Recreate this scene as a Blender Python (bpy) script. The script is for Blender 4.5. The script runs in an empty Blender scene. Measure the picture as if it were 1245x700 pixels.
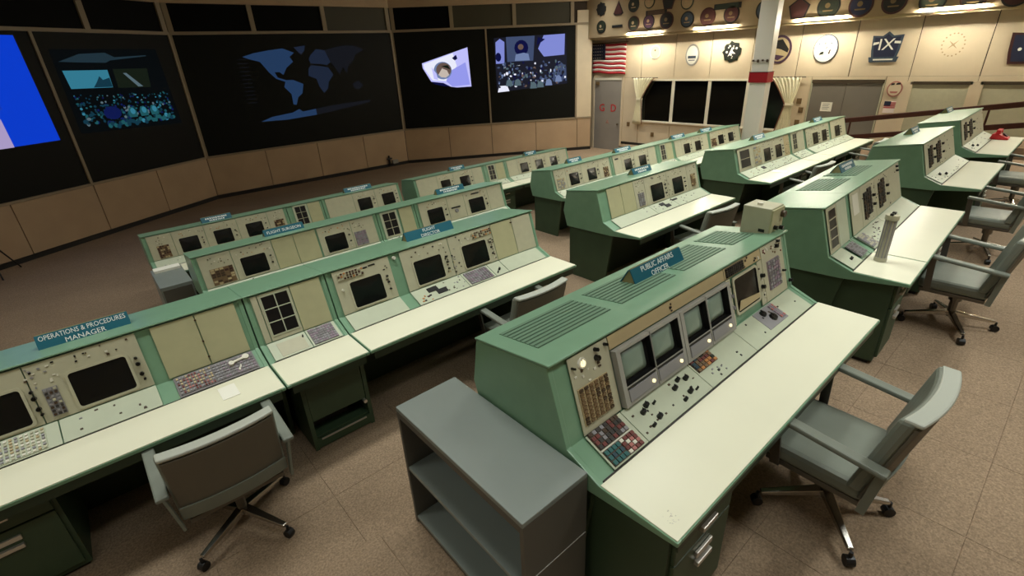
import bpy, math, random
from mathutils import Matrix, Vector, Euler
R = math.radians
sc = bpy.context.scene
COL = sc.collection
random.seed(7)

# ------------------------------------------------------------------ camera
CAM_Z = 2.28
def make_camera():
    f, pitch, roll, az = 598.0, R(25.1), R(-2.9), R(50.0)
    cp, sp, cr, sr = math.cos(pitch), math.sin(pitch), math.cos(roll), math.sin(roll)
    R0 = Matrix(((1, 0, 0), (0, -sp, -cp), (0, cp, -sp)))
    Rr = Matrix(((cr, -sr, 0), (sr, cr, 0), (0, 0, 1)))
    A = Matrix(((math.sin(az), math.cos(az), 0), (-math.cos(az), math.sin(az), 0), (0, 0, 1)))
    M = (Rr @ R0) @ A.transposed()
    right, down, fwd = M[0], M[1], M[2]
    cd = bpy.data.cameras.new('camera'); cd.sensor_fit = 'HORIZONTAL'; cd.sensor_width = 36.0
    cd.lens = f / 1245.0 * 36.0; cd.clip_start = 0.05; cd.clip_end = 100
    o = bpy.data.objects.new('camera', cd); COL.objects.link(o)
    m = Matrix.Identity(4)
    for i in range(3):
        m[i][0] = right[i]; m[i][1] = -down[i]; m[i][2] = -fwd[i]
    m[2][3] = CAM_Z
    o.matrix_world = m
    sc.camera = o
make_camera()

# ------------------------------------------------------------------ world and exposure
w = bpy.data.worlds.new('world'); sc.world = w; w.use_nodes = True
w.node_tree.nodes['Background'].inputs[0].default_value = (1.0, 0.9, 0.8, 1)
w.node_tree.nodes['Background'].inputs[1].default_value = 0.02
sc.view_settings.view_transform = 'Standard'
sc.view_settings.look = 'None'
sc.view_settings.gamma = 1.0
sc.view_settings.use_curve_mapping = False
sc.view_settings.exposure = 0.0
# brightness of the ceiling fixtures (x, y, strength); strips on the right wall further below
CEIL = 4.30
CEILING_LAMPS = [(4.3, 2.55, 38), (7.6, 3.6, 44), (11.0, 3.6, 44), (1.2, 3.3, 22), (-1.8, 3.3, 18),
                 (1.0, 0.2, 16), (4.0, -0.9, 38), (7.6, -0.9, 40), (11.0, -0.9, 38), (-1.8, 0.0, 12),
                 (-1.4, 6.6, 16), (1.8, 6.4, 18), (5.0, 6.4, 28), (8.2, 6.4, 34), (11.4, 6.4, 36),
                 (-0.8, 9.8, 14), (3.2, 9.8, 14), (7.2, 9.8, 18), (11.2, 9.8, 40), (13.3, 11.6, 36)]   # x, y, watts
LAMP_SPREAD = 100
LAMP_COL = (1.0, 1.03, 0.97)
STRIP_STRENGTH = 265.0

# ------------------------------------------------------------------ materials
def lin(c):
    return tuple(((v / 255) / 12.92 if v / 255 <= 0.04045 else (((v / 255) + 0.055) / 1.055) ** 2.4) for v in c)
MATS = {}
def mat(name, rgb, rough=0.5, metal=0.0, var=0.0, scale=6.0, bump=0.0, bscale=200.0, spec=0.5, coat=0.0):
    m = bpy.data.materials.new(name); m.use_nodes = True
    nt = m.node_tree; b = nt.nodes['Principled BSDF']
    c = lin(rgb)
    b.inputs['Base Color'].default_value = (*c, 1)
    b.inputs['Roughness'].default_value = rough
    b.inputs['Metallic'].default_value = metal
    b.inputs['Specular IOR Level'].default_value = spec
    if coat: b.inputs['Coat Weight'].default_value = coat; b.inputs['Coat Roughness'].default_value = 0.08
    if var or bump:
        tc = nt.nodes.new('ShaderNodeTexCoord')
    if var:
        n = nt.nodes.new('ShaderNodeTexNoise'); n.inputs['Scale'].default_value = scale; n.inputs['Detail'].default_value = 5
        r = nt.nodes.new('ShaderNodeValToRGB')
        r.color_ramp.elements[0].position = 0.3; r.color_ramp.elements[1].position = 0.7
        r.color_ramp.elements[0].color = (*[v * (1 - var) for v in c], 1)
        r.color_ramp.elements[1].color = (*[min(1, v * (1 + var)) for v in c], 1)
        nt.links.new(tc.outputs['Object'], n.inputs['Vector'])
        nt.links.new(n.outputs['Fac'], r.inputs['Fac']); nt.links.new(r.outputs['Color'], b.inputs['Base Color'])
    if bump:
        n2 = nt.nodes.new('ShaderNodeTexNoise'); n2.inputs['Scale'].default_value = bscale; n2.inputs['Detail'].default_value = 3
        bp = nt.nodes.new('ShaderNodeBump'); bp.inputs['Strength'].default_value = bump; bp.inputs['Distance'].default_value = 0.004
        nt.links.new(tc.outputs['Object'], n2.inputs['Vector'])
        nt.links.new(n2.outputs['Fac'], bp.inputs['Height']); nt.links.new(bp.outputs['Normal'], b.inputs['Normal'])
    MATS[name] = m; return m
def emit(name, rgb, strength=1.0, base=(6, 6, 6)):
    m = mat(name, base, 0.7, spec=0.1)
    b = m.node_tree.nodes['Principled BSDF']
    b.inputs['Emission Color'].default_value = (*lin(rgb), 1); b.inputs['Emission Strength'].default_value = strength
    return m
def carpet(name, rgb):
    m = bpy.data.materials.new(name); m.use_nodes = True
    nt = m.node_tree; b = nt.nodes['Principled BSDF']; c = lin(rgb)
    b.inputs['Roughness'].default_value = 0.95; b.inputs['Specular IOR Level'].default_value = 0.15
    geo = nt.nodes.new('ShaderNodeNewGeometry')
    n = nt.nodes.new('ShaderNodeTexNoise'); n.inputs['Scale'].default_value = 90; n.inputs['Detail'].default_value = 4; n.inputs['Roughness'].default_value = 0.7
    n2 = nt.nodes.new('ShaderNodeTexNoise'); n2.inputs['Scale'].default_value = 1.1; n2.inputs['Detail'].default_value = 3
    r = nt.nodes.new('ShaderNodeValToRGB')
    r.color_ramp.elements[0].position = 0.32; r.color_ramp.elements[1].position = 0.68
    r.color_ramp.elements[0].color = (*[v * 0.62 for v in c], 1); r.color_ramp.elements[1].color = (*[v * 1.32 for v in c], 1)
    mx = nt.nodes.new('ShaderNodeMix'); mx.data_type = 'RGBA'; mx.blend_type = 'MULTIPLY'; mx.inputs[0].default_value = 0.45
    r2 = nt.nodes.new('ShaderNodeValToRGB')
    r2.color_ramp.elements[0].position = 0.3; r2.color_ramp.elements[1].position = 0.7
    r2.color_ramp.elements[0].color = (0.7, 0.7, 0.7, 1); r2.color_ramp.elements[1].color = (1, 1, 1, 1)
    bp = nt.nodes.new('ShaderNodeBump'); bp.inputs['Strength'].default_value = 0.35; bp.inputs['Distance'].default_value = 0.005
    L = nt.links.new
    L(geo.outputs['Position'], n.inputs['Vector']); L(geo.outputs['Position'], n2.inputs['Vector'])
    L(n.outputs['Fac'], r.inputs['Fac']); L(n2.outputs['Fac'], r2.inputs['Fac'])
    L(r.outputs['Color'], mx.inputs[6]); L(r2.outputs['Color'], mx.inputs[7]); L(mx.outputs[2], b.inputs['Base Color'])
    L(n.outputs['Fac'], bp.inputs['Height']); L(bp.outputs['Normal'], b.inputs['Normal'])
    MATS[name] = m; return m

carpet('carpet', (151, 130, 107))
mat('seam', (70, 56, 47), 0.95)
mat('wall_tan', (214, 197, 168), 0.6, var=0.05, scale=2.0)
mat('wall_gap', (60, 46, 34), 0.8)
mat('wall_low', (184, 157, 126), 0.55, var=0.07, scale=1.5)
mat('frame_tan', (150, 134, 110), 0.5)
mat('screen_black', (17, 18, 15), 0.5, spec=0.15)
mat('upper_dark', (5, 5, 5), 0.6, spec=0.1)
mat('upper_olive', (60, 56, 40), 0.6)
mat('baseboard', (22, 17, 14), 0.6)
mat('ceiling', (170, 158, 136), 0.8)
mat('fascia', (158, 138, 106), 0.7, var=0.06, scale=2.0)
mat('green', (122, 160, 130), 0.30, var=0.05, scale=9.0, bump=0.06, bscale=300)
mat('green_base', (58, 78, 55), 0.5, var=0.08, scale=5.0)
mat('green_dark', (44, 58, 40), 0.5)
mat('cream', (188, 185, 158), 0.45, var=0.04, scale=14.0)
mat('cream_tan', (182, 179, 141), 0.5, var=0.04, scale=10.0)
mat('shelf_cream', (190, 197, 172), 0.45, var=0.03, scale=12.0)
mat('panel_tan', (186, 168, 128), 0.5, var=0.04)
mat('laminate', (235, 233, 208), 0.27, var=0.015, scale=3.0, spec=0.22)
mat('vent_base', (64, 88, 68), 0.6); mat('vent_slat', (104, 136, 110), 0.5)
mat('frame_grey', (160, 158, 150), 0.5)
mat('black', (14, 14, 14), 0.45)
mat('knob_black', (12, 12, 12), 0.3)
mat('crt', (14, 16, 16), 0.22, spec=0.5)
mat('crt_pale', (132, 150, 136), 0.3)
mat('pane_dark', (16, 13, 15), 0.35)
mat('brown_btn', (120, 96, 66), 0.5)
mat('brown_dk', (72, 54, 36), 0.5)
mat('maroon', (112, 52, 46), 0.5)
mat('teal_btn', (26, 92, 90), 0.45)
mat('teal_dk', (26, 62, 74), 0.45)
mat('btn_white', (224, 220, 204), 0.45)
mat('btn_grey', (142, 140, 142), 0.5)
mat('btn_mauve', (142, 124, 136), 0.5)
mat('btn_orange', (190, 128, 70), 0.45)
mat('btn_dark', (52, 48, 44), 0.5)
mat('plate_grey', (120, 116, 116), 0.5)
mat('sign_teal', (14, 98, 118), 0.4)
mat('sign_white', (240, 244, 240), 0.5)
mat('sign_wood', (150, 140, 96), 0.6)
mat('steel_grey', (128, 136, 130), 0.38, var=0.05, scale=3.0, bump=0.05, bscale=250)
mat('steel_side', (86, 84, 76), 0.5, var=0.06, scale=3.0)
mat('vinyl', (120, 126, 115), 0.42, var=0.06, scale=7.0, bump=0.12, bscale=120)
mat('vinyl_rim', (180, 184, 172), 0.45)
mat('chair_shell', (104, 98, 84), 0.6)
mat('chrome', (190, 186, 178), 0.22, metal=1.0)
mat('chrome_dull', (110, 106, 98), 0.4, metal=0.8)
mat('handle', (206, 200, 190), 0.3, metal=0.7)
mat('door_grey', (150, 144, 136), 0.55, var=0.05, scale=2.0)
mat('door_grey_dark', (122, 116, 106), 0.55, var=0.05, scale=2.0)
mat('trim_dark', (66, 54, 36), 0.6)
mat('window_white', (232, 226, 208), 0.5)
mat('glass_dark', (12, 13, 11), 0.12)
mat('curtain', (240, 234, 204), 0.85, var=0.05, scale=4.0)
mat('curtain_edge', (120, 74, 54), 0.85)
mat('pillar', (212, 206, 194), 0.5)
mat('red_box', (150, 16, 26), 0.45)
mat('red', (196, 30, 40), 0.4)
mat('flag_red', (176, 38, 48), 0.8)
mat('flag_white', (236, 222, 214), 0.8)
mat('flag_blue', (26, 32, 60), 0.8)
mat('wood_rail', (74, 34, 22), 0.4, var=0.2, scale=8.0)
mat('paper', (244, 242, 228), 0.7)
mat('navy', (30, 36, 62), 0.5); mat('p_black', (26, 26, 24), 0.5); mat('p_maroon', (66, 30, 26), 0.5)
mat('p_green', (34, 42, 28), 0.5); mat('p_gold', (112, 92, 58), 0.5); mat('p_blue', (62, 76, 90), 0.5); mat('p_white', (236, 234, 222), 0.5)
mat('p_faint', (168, 142, 108), 0.6); mat('p_pink', (176, 112, 104), 0.6); mat('p_purple', (74, 50, 70), 0.5)
mat('canister', (176, 172, 152), 0.4, var=0.05, scale=20)
mat('brass', (120, 96, 62), 0.5)
emit('tube', (255, 248, 226), STRIP_STRENGTH)
emit('diffuser', (255, 255, 250), 2.0)
emit('lamp_lit', (255, 236, 180), 1.6)
emit('img_blue', (8, 60, 205), 0.95); emit('img_pink', (176, 160, 205), 0.9)
emit('img_cyan', (64, 150, 178), 0.6); emit('img_cyan_dk', (20, 62, 80), 0.7); emit('img_teal', (34, 96, 104), 0.7)
emit('img_navy', (14, 26, 84), 0.8); emit('img_haze', (40, 62, 74), 0.6); emit('img_black', (6, 12, 16), 0.6); emit('img_grey', (98, 120, 130), 0.7)
emit('img_olive', (26, 36, 26), 0.6)
emit('img_map', (44, 72, 112), 0.6); emit('img_map2', (40, 52, 76), 0.5); emit('img_map3', (32, 35, 44), 0.42)
emit('img_lav', (190, 190, 250), 1.0); emit('img_lav2', (148, 152, 235), 1.0); emit('img_wht', (232, 234, 250), 1.0)
emit('img_hatch', (206, 192, 180), 0.9)
emit('img_brown', (112, 92, 84), 0.8); emit('img_deep', (12, 16, 70), 0.8)
emit('img_g1', (120, 138, 180), 0.85); emit('img_g2', (70, 84, 118), 0.8); emit('img_g3', (28, 30, 44), 0.8); emit('img_g4', (130, 140, 215), 0.95)

# ------------------------------------------------------------------ mesh builder
class MB:
    def __init__(s): s.v = []; s.f = []; s.m = []
    def _a(s, vs, fs, m=0):
        n = len(s.v); s.v += [tuple(p) for p in vs]
        s.f += [tuple(i + n for i in q) for q in fs]; s.m += [m] * len(fs)
        return s
    def box(s, x0, x1, y0, y1, z0, z1, m=0):
        return s._a([(x0, y0, z0), (x1, y0, z0), (x1, y1, z0), (x0, y1, z0), (x0, y0, z1), (x1, y0, z1), (x1, y1, z1), (x0, y1, z1)],
                    [(0, 3, 2, 1), (4, 5, 6, 7), (0, 1, 5, 4), (1, 2, 6, 5), (2, 3, 7, 6), (3, 0, 4, 7)], m)
    def prism_x(s, poly, x0, x1, m=0):           # poly in (y,z), extruded along x
        n = len(poly)
        vs = [(x0, a, b) for a, b in poly] + [(x1, a, b) for a, b in poly]
        fs = [tuple(reversed(range(n))), tuple(range(n, 2 * n))] + [(i, (i + 1) % n, n + (i + 1) % n, n + i) for i in range(n)]
        return s._a(vs, fs, m)
    def prism_z(s, poly, z0, z1, m=0):           # poly in (x,y), extruded along z
        n = len(poly)
        vs = [(a, b, z0) for a, b in poly] + [(a, b, z1) for a, b in poly]
        fs = [tuple(reversed(range(n))), tuple(range(n, 2 * n))] + [(i, (i + 1) % n, n + (i + 1) % n, n + i) for i in range(n)]
        return s._a(vs, fs, m)
    def tube(s, a, b, r, r2=None, n=10, m=0):
        a = Vector(a); b = Vector(b); r2 = r if r2 is None else r2
        d = (b - a).normalized(); t = Vector((0, 0, 1)) if abs(d.z) < 0.9 else Vector((1, 0, 0))
        u = d.cross(t).normalized(); v = d.cross(u)
        vs = []
        for k in range(n):
            c, q = math.cos(2 * math.pi * k / n), math.sin(2 * math.pi * k / n)
            vs.append(a + (u * c + v * q) * r)
        for k in range(n):
            c, q = math.cos(2 * math.pi * k / n), math.sin(2 * math.pi * k / n)
            vs.append(b + (u * c + v * q) * r2)
        fs = [tuple(range(n)), tuple(reversed(range(n, 2 * n)))] + [(i, n + i, n + (i + 1) % n, (i + 1) % n) for i in range(n)]
        return s._a(vs, fs, m)
    def bar(s, a, b, wx, wz, wx2=None, wz2=None, m=0):   # rectangular bar between two points
        a = Vector(a); b = Vector(b); d = (b - a).normalized()
        t = Vector((0, 0, 1)) if abs(d.z) < 0.95 else Vector((0, 1, 0))
        u = d.cross(t).normalized(); v = u.cross(d)
        wx2 = wx if wx2 is None else wx2; wz2 = wz if wz2 is None else wz2
        vs = []
        for p, x, z in ((a, wx / 2, wz / 2), (b, wx2 / 2, wz2 / 2)):
            vs += [p - u * x - v * z, p + u * x - v * z, p + u * x + v * z, p - u * x + v * z]
        return s._a(vs, [(0, 1, 2, 3), (7, 6, 5, 4), (0, 4, 5, 1), (1, 5, 6, 2), (2, 6, 7, 3), (3, 7, 4, 0)], m)
    def ring(s, outer, inner, z0, z1, m=0, mi=None):     # two loops (x,y) with equal counts
        n = len(outer)
        vs = [(a, b, z0) for a, b in outer] + [(a, b, z1) for a, b in outer] + [(a, b, z1) for a, b in inner] + [(a, b, z0) for a, b in inner]
        fo = []; fi = []
        for i in range(n):
            j = (i + 1) % n
            fo += [(i, j, n + j, n + i), (n + i, n + j, 2 * n + j, 2 * n + i)]
            fi += [(2 * n + i, 2 * n + j, 3 * n + j, 3 * n + i)]
        s._a(vs, fo, m); k = len(s.v) - 4 * n
        s.f += [tuple(i + k for i in q) for q in fi]; s.m += [m if mi is None else mi] * len(fi)
        return s
    def mesh(s, name, mats, smooth=False):
        me = bpy.data.meshes.new(name); me.from_pydata(s.v, [], s.f)
        for k in (mats if isinstance(mats, (list, tuple)) else [mats]): me.materials.append(MATS[k])
        me.polygons.foreach_set('material_index', s.m)
        if smooth: me.polygons.foreach_set('use_smooth', [True] * len(s.f))
        me.update(); return me
    def build(s, name, mats, parent=None, mx=None, smooth=False, bevel=0, seg=2):
        return link(name, s.mesh(name, mats, smooth), parent, mx, bevel, seg)

def link(name, me, parent=None, mx=None, bevel=0, seg=2):
    o = bpy.data.objects.new(name, me); COL.objects.link(o)
    if parent is not None: o.parent = parent
    if mx is not None: o.matrix_local = mx
    if bevel:
        b = o.modifiers.new('bevel', 'BEVEL'); b.width = bevel; b.segments = seg; b.limit_method = 'ANGLE'; b.angle_limit = R(40)
    return o
def empty(name, loc=(0, 0, 0), rz=0.0):
    o = bpy.data.objects.new(name, None); COL.objects.link(o); o.location = loc; o.rotation_euler = (0, 0, rz); o.empty_display_size = 0.1
    return o
def tag(o, label=None, cat=None, group=None, kind=None):
    if label: o['label'] = label
    if cat: o['category'] = cat
    if group: o['group'] = group
    if kind: o['kind'] = kind
    return o
def struct(o, label=None):
    o['kind'] = 'structure'
    if label: o['label'] = label
    return o
def frame(o, u, v):
    u = Vector(u).normalized(); v = Vector(v).normalized(); w_ = u.cross(v)
    m = Matrix.Identity(4)
    for i in range(3): m[i][0] = u[i]; m[i][1] = v[i]; m[i][2] = w_[i]; m[i][3] = o[i]
    return m
def T(x, y, z=0): return Matrix.Translation((x, y, z))
CACHE = {}
def cached(key, fn):
    if key not in CACHE: CACHE[key] = fn()
    return CACHE[key]
def rrect(x0, x1, y0, y1, r, n=4):
    pts = []
    for cx, cy, a0 in ((x1 - r, y1 - r, 0), (x0 + r, y1 - r, 90), (x0 + r, y0 + r, 180), (x1 - r, y0 + r, 270)):
        for k in range(n + 1):
            a = R(a0 + 90 * k / n); pts.append((cx + r * math.cos(a), cy + r * math.sin(a)))
    return pts
def circle(cx, cy, r, n=24, ry=None):
    ry = r if ry is None else ry
    return [(cx + r * math.cos(2 * math.pi * k / n), cy + ry * math.sin(2 * math.pi * k / n)) for k in range(n)]
def text_mesh(txt, size, extr=0.0015, align='CENTER'):
    cu = bpy.data.curves.new('lettering', 'FONT'); cu.body = txt; cu.size = size; cu.align_x = align; cu.align_y = 'CENTER'; cu.extrude = extr;
    cu.resolution_u = 2
    o = bpy.data.objects.new('lettering_tmp', cu); COL.objects.link(o)
    bpy.context.view_layer.update()
    me = bpy.data.meshes.new_from_object(o.evaluated_get(bpy.context.evaluated_depsgraph_get()))
    bpy.data.objects.remove(o); return me

# ================================================================== THE ROOM
Z4, Z3, Z2, Z1 = 0.0, -0.32, -0.67, -0.96
XR = 14.85                                   # right wall plane
YB = -4.2                                    # back wall
XL = -3.3
# stepped floor
fl = []
for nm, y0, y1, z in (('floor', YB, 1.92, Z4), ('floor', 1.92, 4.35, Z3), ('floor', 4.35, 6.75, Z2), ('floor', 6.75, 16.2, Z1)):
    o = MB().box(XL - .1, XR + 0.1, y0, y1, -1.3, z).build(nm, 'carpet'); struct(o); fl.append(o)
fl[0]['label'] = 'brown carpeted top tier under the rear console row'
fl[1]['label'] = 'brown carpeted second tier one step down'
fl[2]['label'] = 'brown carpeted third tier'
fl[3]['label'] = 'brown carpeted lowest floor before the big screens'
# carpet tiles on the near tiers (seams show between them)
S = 0.72
tile_me = MB().box(0, S - 0.0025, 0, S - 0.0025, 0, 0.006).mesh('carpet_tile', 'carpet')
for par, z, xa, xb, ya, yb in ((fl[0], Z4, 0.59, 8.5, -1.59, 1.90), (fl[1], Z3, -1.57, 3.6, 1.93, 3.3)):
    x = xa
    while x < xb:
        y = ya
        while y < yb - 0.05:
            if y + S <= yb + 0.02:
                link('carpet_tile', tile_me, par, T(x, y, z))
            else:
                h = yb - y
                me = cached(('tile', round(h, 3)), lambda: MB().box(0, S - 0.0025, 0, h - 0.0025, 0, 0.006).mesh('carpet_tile', 'carpet'))
                link('carpet_tile', me, par, T(x, y, z))
            y += S
        x += S
# raised walk along the right wall
struct(MB().box(14.45, XR, 6.75, 11.0, Z1, -0.70).build('floor', 'carpet'), 'raised carpeted walk below the dark windows')
# ramp along the right wall, rising towards the back
struct(MB().prism_x([(6.75, -0.95), (6.75, -0.70), (4.4, -0.30), (1.0, 0.22), (YB, 0.22), (YB, -0.95)], 13.9, XR).build('floor', 'carpet'), 'carpeted ramp rising along the right wall')
struct(MB().box(XL - .2, XR + .2, YB, 17.0, CEIL, CEIL + 0.1).build('ceiling', 'ceiling'))
struct(MB().box(XL - .1, XR + .2, YB - .15, YB, -1.3, CEIL).build('wall_back', 'wall_tan'))
struct(MB().box(XL - .15, XL, YB, 13.0, -1.3, CEIL).build('wall_left', 'wall_tan'))

# ---------------- front wall: three facets with five big screens
A_L, A_R = R(32), R(-31)
FC = frame((0, 15.85, 0), (1, 0, 0), (0, 0, 1))
FLW = frame((2.65, 15.85, 0), (math.cos(A_L), math.sin(A_L), 0), (0, 0, 1))
FRW = frame((8.80, 15.85, 0), (math.cos(A_R), math.sin(A_R), 0), (0, 0, 1))
def front_wall(nm, F, u0, u1, posts, joints, uppers, lab):
    wl = struct(MB().box(u0, u1, -1.1, CEIL, -0.35, -0.05).build(nm, 'wall_gap', None, F), lab)
    # lower panels
    for a, b in zip(joints[:-1], joints[1:]):
        MB().box(a + 0.008, b - 0.008, -0.86, 0.15, -0.05, 0.0).build('panel', 'wall_low', wl, bevel=0.004)
    MB().box(u0, u1, 0.155, 0.205, -0.05, 0.02).build('sill_rail', 'frame_tan', wl)
    MB().box(u0, u1, 3.165, 3.235, -0.05, 0.025).build('head_rail', 'frame_tan', wl)
    MB().box(u0, u1, 3.86, CEIL, -0.05, 0.03).build('bulkhead', 'wall_low', wl)
    MB().box(u0, u1, -0.96, -0.868, -0.05, 0.015).build('kick_strip', 'baseboard', wl)
    for p in posts: MB().box(p - 0.028, p + 0.028, 0.205, 3.165, -0.05, 0.035).build('mullion', 'frame_tan', wl)
    for a, b, mk in uppers:
        MB().box(a + 0.05, b - 0.05, 3.245, 3.85, -0.05, -0.03).build('upper_pane', mk, wl)
    xs = sorted(set([x for a, b, _ in uppers for x in (a, b)]))
    for x in xs: MB().box(x - 0.06, x + 0.06, 3.235, 3.86, -0.05, 0.02).build('upper_post', 'frame_tan', wl)
    return wl
front_wall('wall_front', FC, -0.02 + 2.65, 8.80, [2.68, 8.77], [2.65, 4.18, 5.72, 7.25, 8.80],
           [(2.72, 4.66, 'upper_dark'), (4.66, 6.65, 'upper_dark'), (6.65, 8.72, 'upper_olive')], 'dim front wall with tan panels below the centre screen')
front_wall('wall_front', FLW, -7.4, 0.0, [-3.06, -0.03, -6.1], [-7.4, -6.1, -4.6, -3.03, -1.51, 0.0],
           [(-6.1, -4.0, 'upper_dark'), (-4.0, -1.92, 'upper_dark'), (-1.92, -0.08, 'upper_dark')], 'left angled part of the front wall')
front_wall('wall_front', FRW, 0.0, 6.72, [0.03, 3.04, 6.14], [0.0, 1.53, 3.04, 4.66, 6.2, 6.715],
           [(0.08, 1.95, 'upper_dark'), (1.95, 4.02, 'upper_olive'), (4.02, 6.0, 'upper_olive')], 'right angled part of the front wall')
# tan strip between the last screen and the door
MB().box(6.18, 6.71, 0.2, 3.6, -0.05, 0.012).build('panel', 'wall_tan', bpy.data.objects['wall_front.002'])

def screen(F, u0, u1, label):
    s = MB().box(u0 + 0.03, u1 - 0.03, 0.21, 3.16, -0.045, 0.005).build('projection_screen', 'screen_black', None, F)
    return tag(s, label, 'screen', 'big screens on the front wall')
def flat(mb, pts, z, m=0):                       # a flat piece of a projected picture
    n = len(mb.v); mb.v += [(a, b, z) for a, b in pts]; mb.f.append(tuple(range(n, n + len(pts)))); mb.m.append(m)
def picture(scr, mb, mats, name='projected_picture'): return mb.build(name, mats, scr)

# screen 1: blue field
s1 = screen(FLW, -6.1, -3.06, 'big dark screen at the left edge showing a plain bright blue field')
p = MB(); flat(p, [(-5.85, 1.15), (-3.30, 1.16), (-3.36, 3.09), (-5.85, 3.09)], 0.012, 0)
flat(p, [(-5.3, 1.15), (-4.125, 1.15), (-4.14, 1.667), (-5.3, 1.66)], 0.016, 1)
picture(s1, p, ['img_blue', 'img_pink'])
# screen 2: crowded control room picture
s2 = screen(FLW, -3.06, -0.03, 'big dark screen showing a bluish picture of a crowded control room')
rnd = random.Random(3)
p = MB(); M2 = ['img_black', 'img_haze', 'img_cyan', 'img_cyan_dk', 'img_teal', 'img_navy', 'img_grey', 'img_olive']
flat(p, [(-2.86, 1.22), (-0.4, 1.14), (-0.5, 2.85), (-2.85, 2.85)], 0.008, 0)
flat(p, [(-2.75, 2.62), (-2.3, 2.76), (-1.75, 2.78), (-1.55, 2.68), (-1.8, 2.58), (-2.4, 2.6)], 0.010, 1)
flat(p, [(-1.75, 2.62), (-0.8, 2.70), (-0.8, 2.72), (-1.75, 2.68)], 0.010, 1)
flat(p, [(-2.713, 2.10), (-1.835, 2.08), (-1.824, 2.436), (-2.749, 2.452)], 0.012, 2)
flat(p, [(-1.72, 2.06), (-0.93, 2.03), (-0.88, 2.44), (-1.70, 2.45)], 0.012, 7)
flat(p, [(-1.5, 2.36), (-1.42, 2.36), (-1.12, 2.06), (-1.24, 2.06)], 0.014, 6)
flat(p, [(-2.25, 2.1), (-1.84, 2.09), (-1.84, 2.28), (-2.0, 2.24), (-2.05, 2.32), (-2.15, 2.2)], 0.014, 3)
for k in range(330):
    u = rnd.uniform(-2.72, -0.55); t = rnd.random()
    z = 1.98 - 0.62 * t - 0.04 * (u + 2.7)
    r = 0.02 + 0.03 * t
    flat(p, circle(u, z, r * rnd.uniform(.6, 1.2), 7, r * rnd.uniform(.5, 1.0)), 0.0125 + k * 1e-5, rnd.choice([2, 3, 3, 3, 4, 4, 5, 5, 0, 6, 3, 0, 0, 0, 3]))
for k in range(26):
    u = -2.2 + k * 0.062; flat(p, circle(u, 1.30 + 0.04 * math.sin(k * 1.7) + k * .002, 0.05, 8, 0.05), 0.0165 + k * 2e-5, rnd.choice([3, 4, 2, 4, 3]))
for u in (-1.6, -1.32, -1.05): flat(p, [(u - .09, 1.42), (u + .1, 1.42), (u + .11, 1.55), (u + .03, 1.64), (u - .05, 1.63), (u - .1, 1.53)], 0.0172, 4); flat(p, circle(u + .02, 1.55, .06, 9, .07), .0174, 2)
flat(p, circle(-2.05, 1.56, 0.2, 12, 0.14), 0.0173, 5)
picture(s2, p, M2)
# screen 3: world map
s3 = screen(FC, 2.68, 8.77, 'widest dark centre screen showing a dim blue world map')
p = MB()
NA = [(4.2, 2.62), (4.5, 2.70), (4.9, 2.76), (5.3, 2.80), (5.6, 2.68), (5.45, 2.58), (5.52, 2.45), (5.3, 2.3), (5.17, 2.12), (5.08, 2.2), (4.95, 2.2), (5.0, 2.06), (5.25, 1.97), (5.2, 1.93), (4.95, 2.03), (4.8, 2.2), (4.62, 2.48), (4.35, 2.56)]
SA = [(5.2, 1.98), (5.4, 1.98), (5.68, 1.85), (5.6, 1.6), (5.45, 1.5), (5.36, 1.3), (5.27, 1.32), (5.28, 1.6), (5.12, 1.8)]
GL = [(5.62, 2.82), (5.95, 2.86), (5.9, 2.72), (5.78, 2.62), (5.7, 2.72)]
AF = [(5.88, 2.06), (5.92, 2.25), (6.02, 2.34), (6.3, 2.30), (6.52, 2.26), (6.64, 2.05), (6.45, 1.85), (6.40, 1.68), (6.25, 1.56), (6.14, 1.75), (6.1, 1.96)]
EU = [(6.02, 2.38), (5.98, 2.5), (6.05, 2.6), (6.25, 2.76), (6.5, 2.72), (6.62, 2.4), (6.5, 2.32), (6.3, 2.36)]
AS = [(6.5, 2.72), (6.75, 2.78), (7.1, 2.84), (7.5, 2.82), (7.75, 2.70), (7.45, 2.58), (7.35, 2.4), (7.15, 2.25), (7.08, 2.05), (6.98, 2.25), (6.84, 2.04), (6.72, 2.26), (6.62, 2.4)]
AU = [(7.2, 1.75), (7.4, 1.85), (7.55, 1.7), (7.4, 1.58), (7.25, 1.62)]
AN1 = [(4.27, .94), (4.6, 1.04), (5.2, 1.1), (5.41, 1.18), (5.5, 1.1), (5.9, 1.14), (5.9, .97), (5, .92)]
AN2 = [(5.9, 1.14), (6.5, 1.2), (7.7, 1.25), (7.7, 1.18), (6.4, 1.02), (5.9, .97)]
for poly, m in ((NA, 0), (SA, 0), (GL, 1), (AF, 1), (EU, 1), (AS, 2), (AU, 2), (AN1, 0), (AN2, 2)): flat(p, poly, 0.012, m)
for k in range(12):
    flat(p, [(4.05, 2.55 - k * .1), (4.3, 2.55 - k * .1), (4.3, 2.565 - k * .1), (4.05, 2.565 - k * .1)], 0.011, 2)
picture(s3, p, ['img_map', 'img_map2', 'img_map3'])
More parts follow.
